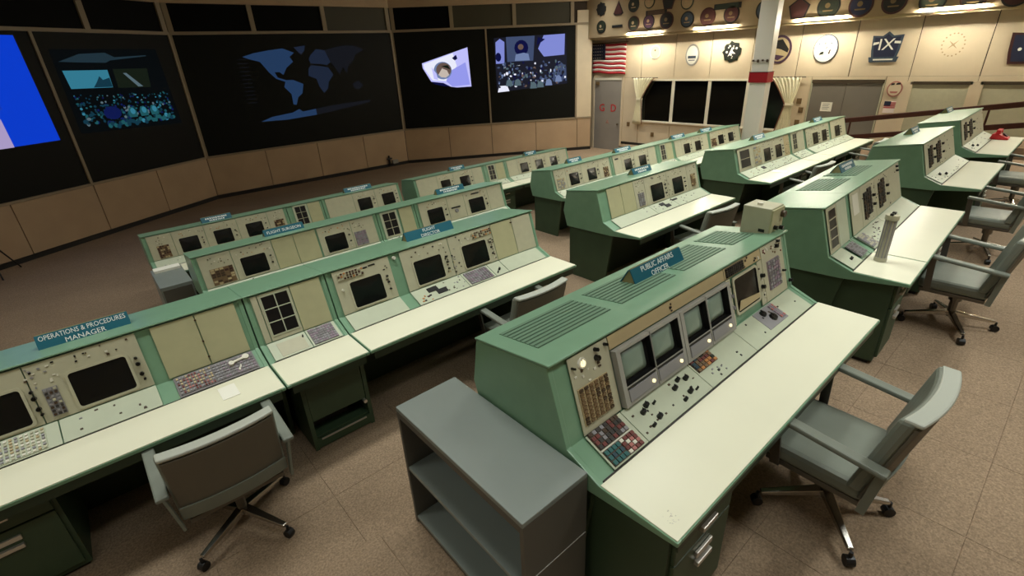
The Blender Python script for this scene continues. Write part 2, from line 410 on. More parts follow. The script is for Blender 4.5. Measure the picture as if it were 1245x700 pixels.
# screen 4: capsule picture
s4 = screen(FRW, 0.03, 3.04, 'big dark screen with a slanted lavender picture of a capsule hatch')
p = MB()
flat(p, [(0.86, 2.23), (2.40, 2.645), (2.44, 1.44), (1.95, 1.435), (1.74, 1.47), (1.5, 1.60), (1.1, 1.66), (0.87, 2.08)], 0.010, 0)
flat(p, [(0.9, 2.2), (1.9, 2.49), (2.0, 2.1), (1.6, 1.65), (1.15, 1.70), (0.92, 2.06)], 0.012, 2)
flat(p, [(1.75, 1.95), (2.3, 2.2), (2.4, 1.5), (1.8, 1.47), (1.6, 1.65)], 0.013, 1)
flat(p, circle(1.52, 1.98, .30, 20, .27), 0.015, 6)
flat(p, circle(1.55, 2.0, .25, 20, .22), 0.0155, 4)
flat(p, [(1.36, 1.86), (1.5, 2.05), (1.66, 1.98), (1.72, 1.84), (1.6, 1.76), (1.45, 1.78)], 0.016, 7)
flat(p, [(1.48, 2.12), (1.7, 2.14), (1.78, 2.0), (1.66, 2.05)], 0.0162, 5)
flat(p, [(1.86, 2.34), (2.0, 2.44), (2.04, 2.32), (1.95, 2.27)], 0.018, 3)
flat(p, [(1.2, 1.74), (1.34, 1.70), (1.3, 1.9), (1.16, 2.1)], 0.0161, 0)
flat(p, [(1.1, 1.66), (1.5, 1.60), (1.74, 1.47), (1.5, 1.50), (1.2, 1.58)], 0.012, 3)
picture(s4, p, ['img_lav', 'img_lav2', 'img_wht', 'img_deep', 'img_brown', 'img_olive', 'img_g1', 'img_hatch'])
# screen 5: mosaic
s5 = screen(FRW, 3.04, 6.14, 'rightmost big dark screen showing a mosaic of people at work')
p = MB(); M5 = ['img_g3', 'img_g1', 'img_g2', 'img_g4', 'img_wht', 'img_brown', 'img_deep', 'img_grey']
flat(p, [(3.32, 1.2), (5.83, 1.36), (5.78, 2.93), (3.30, 2.88)], 0.008, 0)
flat(p, [(3.33, 2.1), (3.62, 2.1), (3.65, 2.75), (3.5, 2.85), (3.35, 2.75)], 0.010, 3)
flat(p, circle(3.42, 2.3, .1, 9, .14), 0.012, 6)
flat(p, [(3.72, 2.14), (4.62, 2.14), (4.69, 2.9), (3.71, 2.895)], 0.010, 2)
flat(p, circle(4.22, 2.55, .24, 14, .24), 0.012, 6); flat(p, circle(4.2, 2.58, .1, 10, .09), 0.013, 5)
flat(p, [(3.98, 2.16), (4.5, 2.16), (4.46, 2.36), (4.3, 2.4), (4.02, 2.36)], 0.014, 1)
flat(p, [(4.8, 2.5), (5.0, 2.25), (5.72, 2.28), (5.74, 2.92), (5.0, 2.9)], 0.010, 3)
flat(p, [(4.75, 2.6), (5.05, 2.78), (4.8, 2.85)], 0.012, 6)
flat(p, [(5.3, 1.45), (5.8, 1.45), (5.78, 1.9), (5.6, 2.05), (5.35, 1.9)], 0.011, 2)
flat(p, [(3.34, 1.2), (3.75, 1.22), (3.68, 1.4), (3.4, 1.4)], 0.013, 4)
for k in range(260):
    u = rnd.uniform(3.4, 5.75); z = rnd.uniform(1.35, 2.1)
    flat(p, circle(u, z, rnd.uniform(.02, .06), 7, rnd.uniform(.02, .06)), 0.0135 + k * 1e-5, rnd.choice([0, 0, 2, 1, 5, 6, 0, 7, 4, 2, 0]))
for u, z in ((3.75, 1.5), (4.05, 1.5), (4.6, 1.38), (4.85, 1.4), (5.15, 1.45), (5.5, 1.55)): flat(p, [(u - .12, z - .12), (u + .13, z - .12), (u + .1, z + .03), (u + .02, z + .1), (u - .08, z + .06)], 0.0165, rnd.choice([1, 7, 3]))
picture(s5, p, M5)

# ---------------- right wall   (u = -Y)
FR = frame((XR, 0, 0), (0, -1, 0), (0, 0, 1))
def Rb(y0, y1, z0, z1, w0, w1): return (-y0, -y1, z0, z1, w0, w1)
wr = struct(MB().box(-13.2, -YB, -1.3, CEIL, -0.3, -0.03).build('wall_right', 'wall_gap', None, FR), 'bright tan panelled right wall')
def rpan(y0, y1, z0, z1, mk='wall_tan', w0=-0.03, w1=0.0, name='panel', gap=0.009, bev=0.003):
    return MB().box(-y0 + gap, -y1 - gap, z0 + gap * .3, z1 - gap * .3, w0, w1).build(name, mk, wr, bevel=bev)
JY = [13.1, 12.55, 11.2, 10.53, 9.30, 8.12, 6.91, 5.70, 4.46, 3.23, 2.01, 0.79, -0.43, -1.65, -2.87, -4.2]
for a, b in zip(JY[:-1], JY[1:]):
    rpan(a, b, 1.47, 3.1)
# lower panels round the openings
rpan(13.1, 12.55, -1.0, 1.47); rpan(12.55, 11.2, 1.42, 1.47, gap=.002)
rpan(11.2, 10.53, -0.9, 1.47)
for a, b in ((10.53, 9.30), (9.30, 8.12), (8.12, 6.91), (6.91, 5.70)): rpan(a, b, -0.9, 0.10)
rpan(5.66, 5.27, -0.6, 1.47); rpan(3.66, 3.23, -0.6, 1.47)
for a, b in ((3.23, 2.01), (2.01, 0.79), (0.79, -0.43), (-0.43, -1.65), (-1.65, YB)):
    rpan(a, b, 1.36, 1.47, 'wall_tan', gap=.004)
    MB().box(-a + .06, -b - .06, 1.30, 1.36, -0.03, 0.012).build('header', 'trim_dark', wr)
    MB().box(-a + .10, -b - .10, -0.4, 1.30, -0.03, -0.015).build('panel', 'cream', wr)
    MB().box(-a - .11, -a + .11, -0.4, 1.36, -0.03, 0.012).build('post', 'wall_tan', wr)
struct(MB().box(-11.2, -5.6, -0.70, -0.62, -0.001, 0.02).build('baseboard_right', 'baseboard', None, FR))
# window band
wn = struct(empty('window_1')); wn.matrix_world = FR
MB().box(-10.50, -5.72, 0.13, 1.385, -0.035, -0.018).build('pane', 'glass_dark', wn)
for y in (10.47, 9.28, 8.06, 6.90, 5.75): MB().box(-y - .045, -y + .045, 0.13, 1.385, -0.03, 0.02).build('window_frame', 'window_white', wn)
MB().box(-10.52, -5.70, 0.09, 0.14, -0.03, 0.05).build('window_sill', 'window_white', wn)
MB().box(-10.52, -5.70, 1.375, 1.43, -0.03, 0.03).build('window_frame', 'window_white', wn)
MB().box(-10.52, -5.70, 1.43, 1.47, -0.03, 0.012).build('window_head', 'wall_tan', wn)
# curtains
def curtain(label, rows, side):
    m = MB(); n = 36; vs = []; H_ = len(rows)
    for (z, ya, yb, amp) in rows:
        for k in range(n + 1):
            t = k / n
            vs.append((-(ya + (yb - ya) * t), z, 0.06 + amp * math.sin(t * 2 * math.pi * 7 + z * 1.2)))
    fs = [(i * (n + 1) + k, i * (n + 1) + k + 1, (i + 1) * (n + 1) + k + 1, (i + 1) * (n + 1) + k) for i in range(H_ - 1) for k in range(n)]
    m._a(vs, fs)
    o = empty('curtain', (0, 0, 0)); o.matrix_world = FR
    c = m.build('drape', 'curtain', o, smooth=True)
    sd = c.modifiers.new('thick', 'SOLIDIFY'); sd.thickness = 0.006
    # dark trimmed inner edge
    e = MB(); k = n if side > 0 else 0
    pts = [vs[i * (n + 1) + k] for i in range(H_)]
    for a, b in zip(pts[:-1], pts[1:]): e.bar((a[0], a[1], a[2] + .012), (b[0], b[1], b[2] + .012), 0.022, 0.012)
    e.build('edging', 'curtain_edge', o)
    z, ya, yb, a = min(rows, key=lambda q: abs(q[1] - q[2]))
    MB().box(-max(ya, yb) - .02, -min(ya, yb) + .02, z - .03, z + .03, 0.03, 0.10).build('tieback', 'curtain', o)
    rod = MB().tube((-max(rows[0][1], rows[0][2]) - .1, rows[0][0], 0.06), (-min(rows[0][1], rows[0][2]) + .1, rows[0][0], 0.06), 0.012)
    rod.build('rod', 'trim_dark', o)
    return tag(o, label, 'curtain', 'tied-back cream curtains')
def rows_for(top, tie, bot):
    out = []
    for k in range(9):
        t = k / 8; e = t ** 1.6
        out.append((top[0] + (tie[0] - top[0]) * t, top[1] + (tie[1] - top[1]) * e, top[2] + (tie[2] - top[2]) * (t ** 0.8), 0.028))
    for k in range(1, 8):
        t = k / 7
        out.append((tie[0] + (bot[0] - tie[0]) * t, tie[1] + (bot[1] - tie[1]) * t, tie[2] + (bot[2] - tie[2]) * t, 0.022 + .012 * t))
    return out
curtain('cream curtain tied back at the door side of the dark window band', rows_for((1.47, 10.74, 9.93), (0.82, 10.58, 10.40), (0.02, 10.72, 10.34)), 1)
curtain('cream curtain tied back between the pillar and the grey double doors', rows_for((1.47, 5.50, 6.26), (0.80, 5.62, 5.80), (0.03, 5.55, 5.98)), 1)
# single grey door beside the front wall
d1 = struct(empty('door_1')); d1.matrix_world = FR
MB().box(-12.55, -12.47, -0.98, 1.47, -0.03, 0.02).build('door_frame', 'wall_tan', d1)
MB().box(-11.28, -11.20, -0.98, 1.47, -0.03, 0.02).build('door_frame', 'wall_tan', d1)
MB().box(-12.47, -11.28, 1.40, 1.47, -0.03, 0.02).build('door_frame', 'window_white', d1)
MB().box(-12.47, -11.28, -0.97, 1.40, -0.03, 0.004).build('door_leaf', 'door_grey', d1)
MB().box(-12.40, -12.26, 1.24, 1.34, 0.004, 0.05).build('door_closer', 'brass', d1)
MB().tube((-11.38, -0.05, 0.0), (-11.38, -0.05, 0.06), 0.03).build('door_knob', 'chrome', d1)
for y, txt in ((12.11, 'G'), (11.60, 'D')):
    me = text_mesh(txt, 0.36, 0.004); me.materials.append(MATS['red'])
    link('red_letter', me, d1, T(-y, 0.47, 0.008))
me = text_mesh('A', 0.2, 0.003); me.materials.append(MATS['p_pink']); link('faded_letter', me, d1, T(-11.85, 0.0, 0.007))
# grey double doors
d2 = struct(empty('door_2')); d2.matrix_world = FR
for a, b in ((5.23, 4.465), (4.455, 3.69)): MB().box(-a, -b, -0.5, 1.33, -0.03, -0.012).build('door_leaf', 'door_grey_dark', d2)
MB().box(-5.25, -3.67, 1.32, 1.40, -0.03, 0.012).build('door_header', 'trim_dark', d2)
MB().box(-5.27, -5.23, -0.5, 1.40, -0.03, 0.01).build('door_frame', 'cream', d2); MB().box(-3.69, -3.66, -0.5, 1.40, -0.03, 0.01).build('door_frame', 'cream', d2)
pp = empty('notice', (0, 0, 0)); pp.matrix_world = FR
MB().box(-4.94, -4.68, 0.65, 0.87, -0.012, -0.006).build('sheet', 'paper', pp)
for k in range(4): MB().box(-4.90, -4.74 - .02 * (k % 2), 0.82 - k * .04, 0.832 - k * .04, -0.006, -0.004).build('text_line', 'btn_grey', pp)
tag(pp, 'white paper notice taped to the grey double door', 'notice')
rpan(5.27, 3.66, 1.40, 1.47, gap=.003)
# switches and plates
for y, z, lab in ((13.05 - .0, 0.27, 'brown wall plate left of the grey door, nearer the screens'), (12.78, 0.27, 'brown wall plate left of the grey door, nearer the door')):
    o = MB().box(-y - .08, -y + .08, z - .12, z + .12, 0.0, 0.015).box(-y - .02, -y + .02, z - .04, z + .04, 0.015, 0.03).build('wall_plate', 'brass', None, FR, bevel=.004); tag(o, lab, 'wall plate')
for y, z, lab in ((10.93, -0.02, 'small brown switch below the left curtain'), (9.93, -0.30, 'brown outlet plate below the window band'), (5.48, 0.88, 'upper small dark switch beside the right curtain'), (5.40, 0.66, 'middle small dark switch beside the right curtain'), (5.44, 0.34, 'lowest small dark switch beside the right curtain')):
    o = MB().box(-y - .06, -y + .06, z - .07, z + .07, 0.0, 0.015).box(-y - .02, -y + .02, z - .03, z + .03, 0.015, 0.03).build('wall_switch', 'brass', None, FR, bevel=.004); tag(o, lab, 'switch')
# handrails of the ramp
for dz, lab in ((0.0, 'upper dark wooden handrail of the ramp along the right wall'), (-0.40, 'lower dark wooden rail of the ramp along the right wall')):
    h = empty('handrail', (0, 0, 0)); tag(h, lab, 'handrail', 'ramp handrails')
    MB().bar((14.2, 4.20, 0.52 + dz), (14.2, -1.6, 1.41 + dz), 0.06, 0.11).build('rail', 'wood_rail', h, bevel=.015)
    for k, y in enumerate((4.0, 1.6, -0.8)):
        zt = 0.52 + dz + (4.20 - y) * 0.1534
        MB().tube((14.2, y, zt), (14.2, y, -0.3 if dz == 0 else zt - .05), 0.02).build('post', 'wood_rail', h)

# flag
fg = empty('flag', (XR - 0.06, 0, 0))
def strip(y0, y1, z0, z1, mk, nm, dx=0.0):
    m = MB(); n = 14; vs = []
    for k in range(n + 1):
        t = k / n; y = y0 + (y1 - y0) * t; s = (12.55 - y) / 1.45
        sag = -0.05 * s * s + 0.012 * math.sin(s * 9)
        w_ = 0.02 * math.sin(s * 11)
        vs += [(w_ - dx, y, z0 + sag * (1.2 if z0 < 2.0 else .8)), (w_ - dx, y, z1 + sag * (1.2 if z1 < 2.0 else .8))]
    m._a(vs, [(2 * k, 2 * k + 1, 2 * k + 3, 2 * k + 2) for k in range(n)])
    o = m.build(nm, mk, fg, smooth=True); sd = o.modifiers.new('thick', 'SOLIDIFY'); sd.thickness = 0.004
    return o
for k in range(13):
    z1 = 2.555 - k * 0.0715
    strip(12.55, 11.10, z1 - 0.0715, z1, 'flag_red' if k % 2 == 0 else 'flag_white', 'stripe')
strip(12.55, 11.97, 2.555 - 7 * .0715, 2.556, 'flag_blue', 'canton', 0.008)
st = MB()
for r_ in range(5):
    for c_ in range(6):
        y = 12.50 - c_ * .095; z = 2.51 - r_ * .1; st.box(-.014, -.012, y - .012, y + .012, z - .012, z + .012)
tag(st.build('stars', 'flag_white', fg), kind='stuff')
MB().tube((0, 12.62, 2.57), (0, 11.05, 2.57), 0.015).build('pole', 'brass', fg)
tag(fg, 'striped flag with a dark blue canton hung above the grey door', 'flag')

# round mission emblems on the wall
def emblem(F, u, z, r, kind, cols, label, group, txt=None, name='mission_emblem', ry=None):
    e = empty(name); e.matrix_world = F @ T(u, z, 0.0)
    if kind == 'disc': pts = circle(0, 0, r, 28, ry)
    elif kind == 'shield': pts = [(-r, .85 * r), (-.35 * r, .8 * r), (0, 1.1 * r), (.35 * r, .8 * r), (r, .85 * r), (.92 * r, -.2 * r), (.8 * r, -.85 * r), (-.8 * r, -.85 * r), (-.92 * r, -.2 * r)]
    elif kind == 'tri': pts = [(0, r * 1.05), (.95 * r, -.7 * r), (.6 * r, -.95 * r), (-.6 * r, -.95 * r), (-.95 * r, -.7 * r)]
    elif kind == 'penta': pts = [(r * math.sin(2 * math.pi * k / 5), r * math.cos(2 * math.pi * k / 5)) for k in range(5)][::-1]
    elif kind == 'blob': pts = [(r * (1 + .12 * math.sin(k * 2.4)) * math.cos(2 * math.pi * k / 22), r * (1 + .12 * math.sin(k * 2.4)) * math.sin(2 * math.pi * k / 22)) for k in range(22)]
    elif kind == 'plate': pts = [(-r, -.18 * r), (r, -.18 * r), (r, .18 * r), (-r, .18 * r)]
    MB().prism_z(pts, 0, 0.022).build('backing', cols[0], e)
    q = [(a * .84, b * .84) for a, b in pts]
    MB().prism_z(q, 0.022, 0.028).build('field', cols[1], e)
    return tag(e, label, 'emblem', group), e
GW = 'large mission emblems on the right wall panels'
def motif(e, mk, shapes, z=0.028):
    for k, s_ in enumerate(shapes): MB().prism_z(s_, z, z + 0.004 + k * .0006).build('motif', mk, e)
_, e = emblem(FR, -10.02, 2.22, 0.20, 'disc', ['p_white', 'cream'], 'faint cream round emblem on the first bright wall panel past the flag', GW); motif(e, 'p_gold', [circle(0, .05, .03)])
_, e = emblem(FR, -8.72, 2.09, 0.22, 'disc', ['frame_grey', 'p_white'], 'pale round emblem with a grey bar, above the window mullion', GW, ry=.30)
motif(e, 'p_blue', [[(-.13, -.09), (.13, -.09), (.13, -.02), (-.13, -.02)], [(-.10, -.15), (.10, -.15), (.10, -.13), (-.10, -.13)]])
_, e = emblem(FR, -7.50, 2.13, 0.26, 'blob', ['p_green', 'p_black'], 'dark green and black emblem left of the pillar', GW)
rn_ = random.Random(5)
motif(e, 'p_white', [circle(rn_.uniform(-.15, .15), rn_.uniform(-.16, .18), rn_.uniform(.015, .035), 6) for k in range(9)] + [[(-.05, .0), (.0, .12), (.03, .02), (.12, -.05), (.0, -.04), (-.1, -.12)]])
motif(e, 'p_green', [[(-.15, -.2), (.15, -.2), (.12, -.13), (-.12, -.13)]])
_, e = emblem(FR, -6.20, 2.14, 0.30, 'disc', ['p_purple', 'panel_tan'], 'round emblem with dark diagonal shape half hidden behind the pillar', GW, ry=.34)
motif(e, 'p_black', [[(-.2, .2), (.05, .24), (.24, .0), (.22, -.08), (.05, 0), (-.16, .05)]]); motif(e, 'p_purple', [[(-.2, -.1), (.16, -.16), (.0, -.26), (-.18, -.2)]])
_, e = emblem(FR, -5.09, 2.115, 0.28, 'disc', ['p_blue', 'p_white'], 'white round emblem with a thin blue rim above the double doors', GW, ry=.32)
MB().prism_z(circle(0, 0, .262, 28, .30), .022, .029).build('field', 'p_white', e)
motif(e, 'p_blue', [[(-.17 + .045 * k, .10 + .02 * (k % 3)), (-.14 + .045 * k, .10 + .02 * (k % 3)), (-.135 + .045 * k, .13 + .01 * (k % 2)), (-.165 + .045 * k, .13)] for k in range(8)], .029)
motif(e, 'p_green', [[(-.12, -.14), (-.03, -.12), (-.02, -.06), (-.09, -.08)]], .029); motif(e, 'brown_dk', [[(.08, -.12), (.11, -.12), (.13, -.02), (.10, -.03)], [(-.02, -.01), (.05, .02), (.04, .04)]], .029)
_, e = emblem(FR, -3.82, 2.09, 0.30, 'shield', ['p_blue', 'navy'], 'dark blue shield emblem with large white letters IX', GW)
me = text_mesh('IX', 0.34, 0.003); me.materials.append(MATS['p_white']); link('letters', me, e, T(0, 0.05, 0.031))
motif(e, 'p_white', [[(-.26, .05), (-.15, .08), (-.15, .12), (-.26, .11)], [(.15, .08), (.27, .07), (.27, .12), (.15, .13)]])
motif(e, 'p_blue', [[(-.30, -.2), (.30, -.2), (.27, -.31), (-.27, -.31)]], .03); motif(e, 'p_white', [[(-.2, -.24), (.2, -.24), (.19, -.27), (-.19, -.27)]], .036)
e = empty('mission_emblem'); e.matrix_world = FR @ T(-2.607, 2.09, 0.0)
m = MB()
for k in range(18):
    a = 2 * math.pi * k / 18; m.prism_z(circle(.19 * math.cos(a), .22 * math.sin(a), .016, 6), 0, .006)
tag(m.build('outline', 'p_faint', e), kind='stuff')
MB().prism_z([(-.08, -.08), (0, -.02), (.08, -.08), (.02, 0), (.08, .08), (0, .02), (-.08, .08), (-.02, 0)], 0, .005).build('motif', 'p_faint', e)
tag(e, 'faint unpainted circle of marks on the wall panel right of the IX shield', 'emblem', GW)
_, e = emblem(FR, -1.38, 1.98, 0.34, 'shield', ['p_maroon', 'navy'], 'dark navy and maroon emblem cut by the right edge', GW); motif(e, 'p_white', [circle(-.15, -.02, .03), circle(.1, .1, .04)])
# two small stickers right of the double doors
_, e = emblem(FR, -3.44, 1.20, 0.15, 'disc', ['p_pink', 'wall_tan'], 'small pinkish round emblem right of the double doors', 'small stickers by the double doors', ry=.17); motif(e, 'p_black', [[(-.09, .08), (-.02, .09), (-.02, .13), (-.08, .12)], [(.01, .09), (.1, .1), (.09, .14), (.02, .13)]]); motif(e, 'p_pink', [[(-.08, -.05), (.08, -.05), (.06, -.09), (-.06, -.09)]])
o = empty('flag_sticker'); o.matrix_world = FR @ T(-3.40, 0.80, 0)
MB().box(-.17, .17, -.13, .13, 0, .008).build('backing', 'flag_white', o)
for k in range(4): MB().box(-.17, .17, -.02 + k * .036, 0.0 + k * .036, .008, .011).build('stripe', 'flag_red', o)
MB().box(-.17, -.04, .03, .13, .008, .013).build('canton', 'flag_blue', o)
tag(o, 'small flag sticker right of the double doors', 'sticker')

# fascia with light strips and rows of plaques
XF = 14.42
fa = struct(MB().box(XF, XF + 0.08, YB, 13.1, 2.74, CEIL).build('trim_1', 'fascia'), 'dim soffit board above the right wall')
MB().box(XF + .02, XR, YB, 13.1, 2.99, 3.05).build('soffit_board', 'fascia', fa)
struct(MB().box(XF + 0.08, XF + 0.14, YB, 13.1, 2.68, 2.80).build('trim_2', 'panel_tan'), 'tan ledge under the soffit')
for a, b, w_ in ((10.80, 9.58, 0), (8.47, 7.24, 1), (5.76, 4.60, 2), (3.26, 2.16, 3), (0.9, -0.2, 4)):
    t = empty('fluorescent_strip', (XF - 0.045, (a + b) / 2, 2.775)); h = (a - b) / 2
    MB().box(0.0, 0.044, -h - .03, h + .03, 0.016, 0.04).build('fixture', 'frame_tan', t)
    MB().tube((0, -h, 0), (0, h, 0), 0.019, n=10).build('tube', 'tube', t)
    tag(t, ['glowing fluorescent strip nearest the flag', 'glowing fluorescent strip left of the pillar', 'glowing fluorescent strip above the white round emblem', 'longest-looking glowing fluorescent strip at the upper right', 'glowing fluorescent strip beyond the right edge'][w_], 'light', 'fluorescent strips along the soffit')
FF = frame((XF, 0, 0), (0, -1, 0), (0, 0, 1))
PL = [(11.91, 3.57, 'blob', 'p_black', 'p_black', .19), (11.21, 3.53, 'tri', 'p_black', 'p_maroon', .2), (10.63, 3.57, 'disc', 'p_black', 'p_green', .2), (10.06, 3.60, 'disc', 'p_green', 'fascia', .18), (9.40, 3.52, 'penta', 'p_maroon', 'p_black', .22), (8.79, 3.48, 'disc', 'p_green', 'fascia', .2),
      (11.89, 3.05, 'disc', 'p_black', 'p_green', .19), (11.24, 3.03, 'plate', 'p_black', 'p_black', .2), (10.6, 3.06, 'disc', 'p_maroon', 'p_green', .21), (10.04, 3.07, 'disc', 'p_black', 'p_purple', .2), (9.42, 3.06, 'disc', 'p_maroon', 'p_black', .23), (8.74, 3.03, 'disc', 'p_black', 'p_blue', .21), (8.11, 3.05, 'disc', 'p_maroon', 'p_maroon', .23), (7.43, 3.06, 'disc', 'p_black', 'p_maroon', .22),
      (9.80, 3.30, 'plate', 'p_black', 'brown_dk', .36), (7.57, 3.26, 'plate', 'p_black', 'p_green', .38), (6.54, 3.08, 'disc', 'p_black', 'p_blue', .24), (5.72, 3.02, 'penta', 'p_black', 'p_maroon', .26), (5.06, 3.02, 'disc', 'p_black', 'p_green', .25), (4.39, 2.99, 'disc', 'p_maroon', 'navy', .25), (3.76, 2.99, 'disc', 'p_maroon', 'p_black', .24), (3.08, 2.95, 'disc', 'p_black', 'p_green', .24), (2.42, 2.93, 'disc', 'p_maroon', 'p_black', .22), (1.8, 2.93, 'disc', 'p_black', 'p_maroon', .22)]
HUE = {'p_black': 'black', 'p_maroon': 'maroon', 'p_green': 'green', 'fascia': 'tan', 'p_purple': 'purple', 'p_blue': 'blue', 'brown_dk': 'brown', 'navy': 'navy'}
SH = {'blob': 'ragged', 'tri': 'triangular', 'disc': 'round', 'penta': 'five-sided', 'plate': 'bar-shaped'}
ORD = ['first', 'second', 'third', 'fourth', 'fifth', 'sixth', 'seventh', 'eighth', 'ninth', 'tenth', 'eleventh', 'twelfth', 'thirteenth', 'fourteenth', 'fifteenth', 'sixteenth', 'seventeenth', 'eighteenth']
up = sorted([q for q in PL if q[1] > 3.4], key=lambda q: -q[0]); lo = sorted([q for q in PL if q[1] <= 3.4 and q[2] != 'plate'], key=lambda q: -q[0])
for q in PL:
    y, z, kd, c0, c1, r = q
    if q in up: pos = '%s from the flag in the upper plaque row' % ORD[up.index(q)]
    elif q in lo: pos = '%s from the flag in the lower plaque row' % ORD[lo.index(q)]
    elif y > 11: pos = 'small and nearest the flag in the lower row'
    else: pos = 'name plate above the %s strip light' % ('first' if y > 9 else 'second')
    _, e = emblem(FF, -y, z, r, kd, [c0, c1], 'dim %s %s plaque on the soffit, %s' % (HUE[c0], SH[kd], pos), 'small plaques on the soffit', name='plaque')
    if kd == 'disc': motif(e, 'p_gold' if r > .21 else 'p_faint', [circle(-.02, .02, r * .22), [(-r * .45, -r * .3), (r * .45, -r * .3), (r * .4, -r * .42), (-r * .4, -r * .42)]])

# pillar with its red sign box
pl = struct(MB().box(12.95, 13.22, 5.60, 6.0, Z2, CEIL).build('pillar', 'pillar', None, None, bevel=.01)); tag(pl, 'pale square pillar in front of the dark windows', 'pillar')
pl['kind'] = 'structure'
rb = empty('sign_box', (13.085, 5.8, 1.56)); 
MB().box(-.165, .165, -.225, .225, -.11, .12).build('box', 'red_box', rb, bevel=.01)
MB().box(-.169, -.165, -.19, .19, -.08, .09).build('face', 'red_box', rb)
MB().box(-.17, .17, -.23, .23, .12, .13).build('lid', 'p_maroon', rb)
tag(rb, 'dark red sign box wrapped round the pillar', 'sign')
cs = empty('cable_clamp', (12.94, 5.8, 1.93))
for k in range(4): MB().box(-.03, .0, -.18 + k * .11, -.14 + k * .11, -.03 + .02 * (k % 2), .03).build('clip', 'brown_dk', cs)
MB().tube((-.015, -.2, 0), (-.015, .2, 0), .006).build('cable', 'brown_dk', cs)
tag(cs, 'row of small dark clips across the pillar above the red box', 'cable')

# ceiling fixtures
glow = []
for k, (x, y, st_) in enumerate(CEILING_LAMPS):
    t = empty('ceiling_light', (x, y, CEIL))
    MB().ring([(-.85, -.3), (.85, -.3), (.85, .3), (-.85, .3)], [(-.78, -.23), (.78, -.23), (.78, .23), (-.78, .23)], -0.05, 0.0).build('frame', 'btn_white', t)
    MB().box(-.78, .78, -.23, .23, -.012, -.004).build('diffuser', 'diffuser', t)
    ld = bpy.data.lights.new('lamp', 'AREA'); ld.shape = 'RECTANGLE'; ld.size = 1.5; ld.size_y = .42; ld.energy = st_; ld.color = LAMP_COL; ld.spread = R(LAMP_SPREAD)
    lo_ = bpy.data.objects.new('lamp', ld); COL.objects.link(lo_); lo_.parent = t; lo_.location = (0, 0, -.03)
    tag(t, 'recessed ceiling light above the %s, %s' % (('rear console row' if y < 1.5 else 'third console row' if y < 4.5 else 'second console row' if y < 8 else 'floor before the screens'), ('at the left wall side' if x < 0 else 'left of centre' if x < 2.5 else 'over the left blocks' if x < 6 else 'over the right blocks' if x < 9 else 'towards the pillar' if x < 12 else 'by the grey door')), 'light', 'ceiling lights')

# ================================================================== CONSOLES
DI, FB, FT, RT = (.35, .74), (.52, .81), (.63, 1.16), (1.10, 1.09)
FACE = frame((0, FB[0], FB[1]), (1, 0, 0), (0, FT[0] - FB[0], FT[1] - FB[1]))
SHELF = frame((0, DI[0], DI[1]), (1, 0, 0), (0, FB[0] - DI[0], FB[1] - DI[1]))
TOP = frame((0, FT[0], FT[1]), (1, 0, 0), (0, RT[0] - FT[0], RT[1] - FT[1]))
DESK = frame((0, 0, .742), (1, 0, 0), (0, 1, 0))

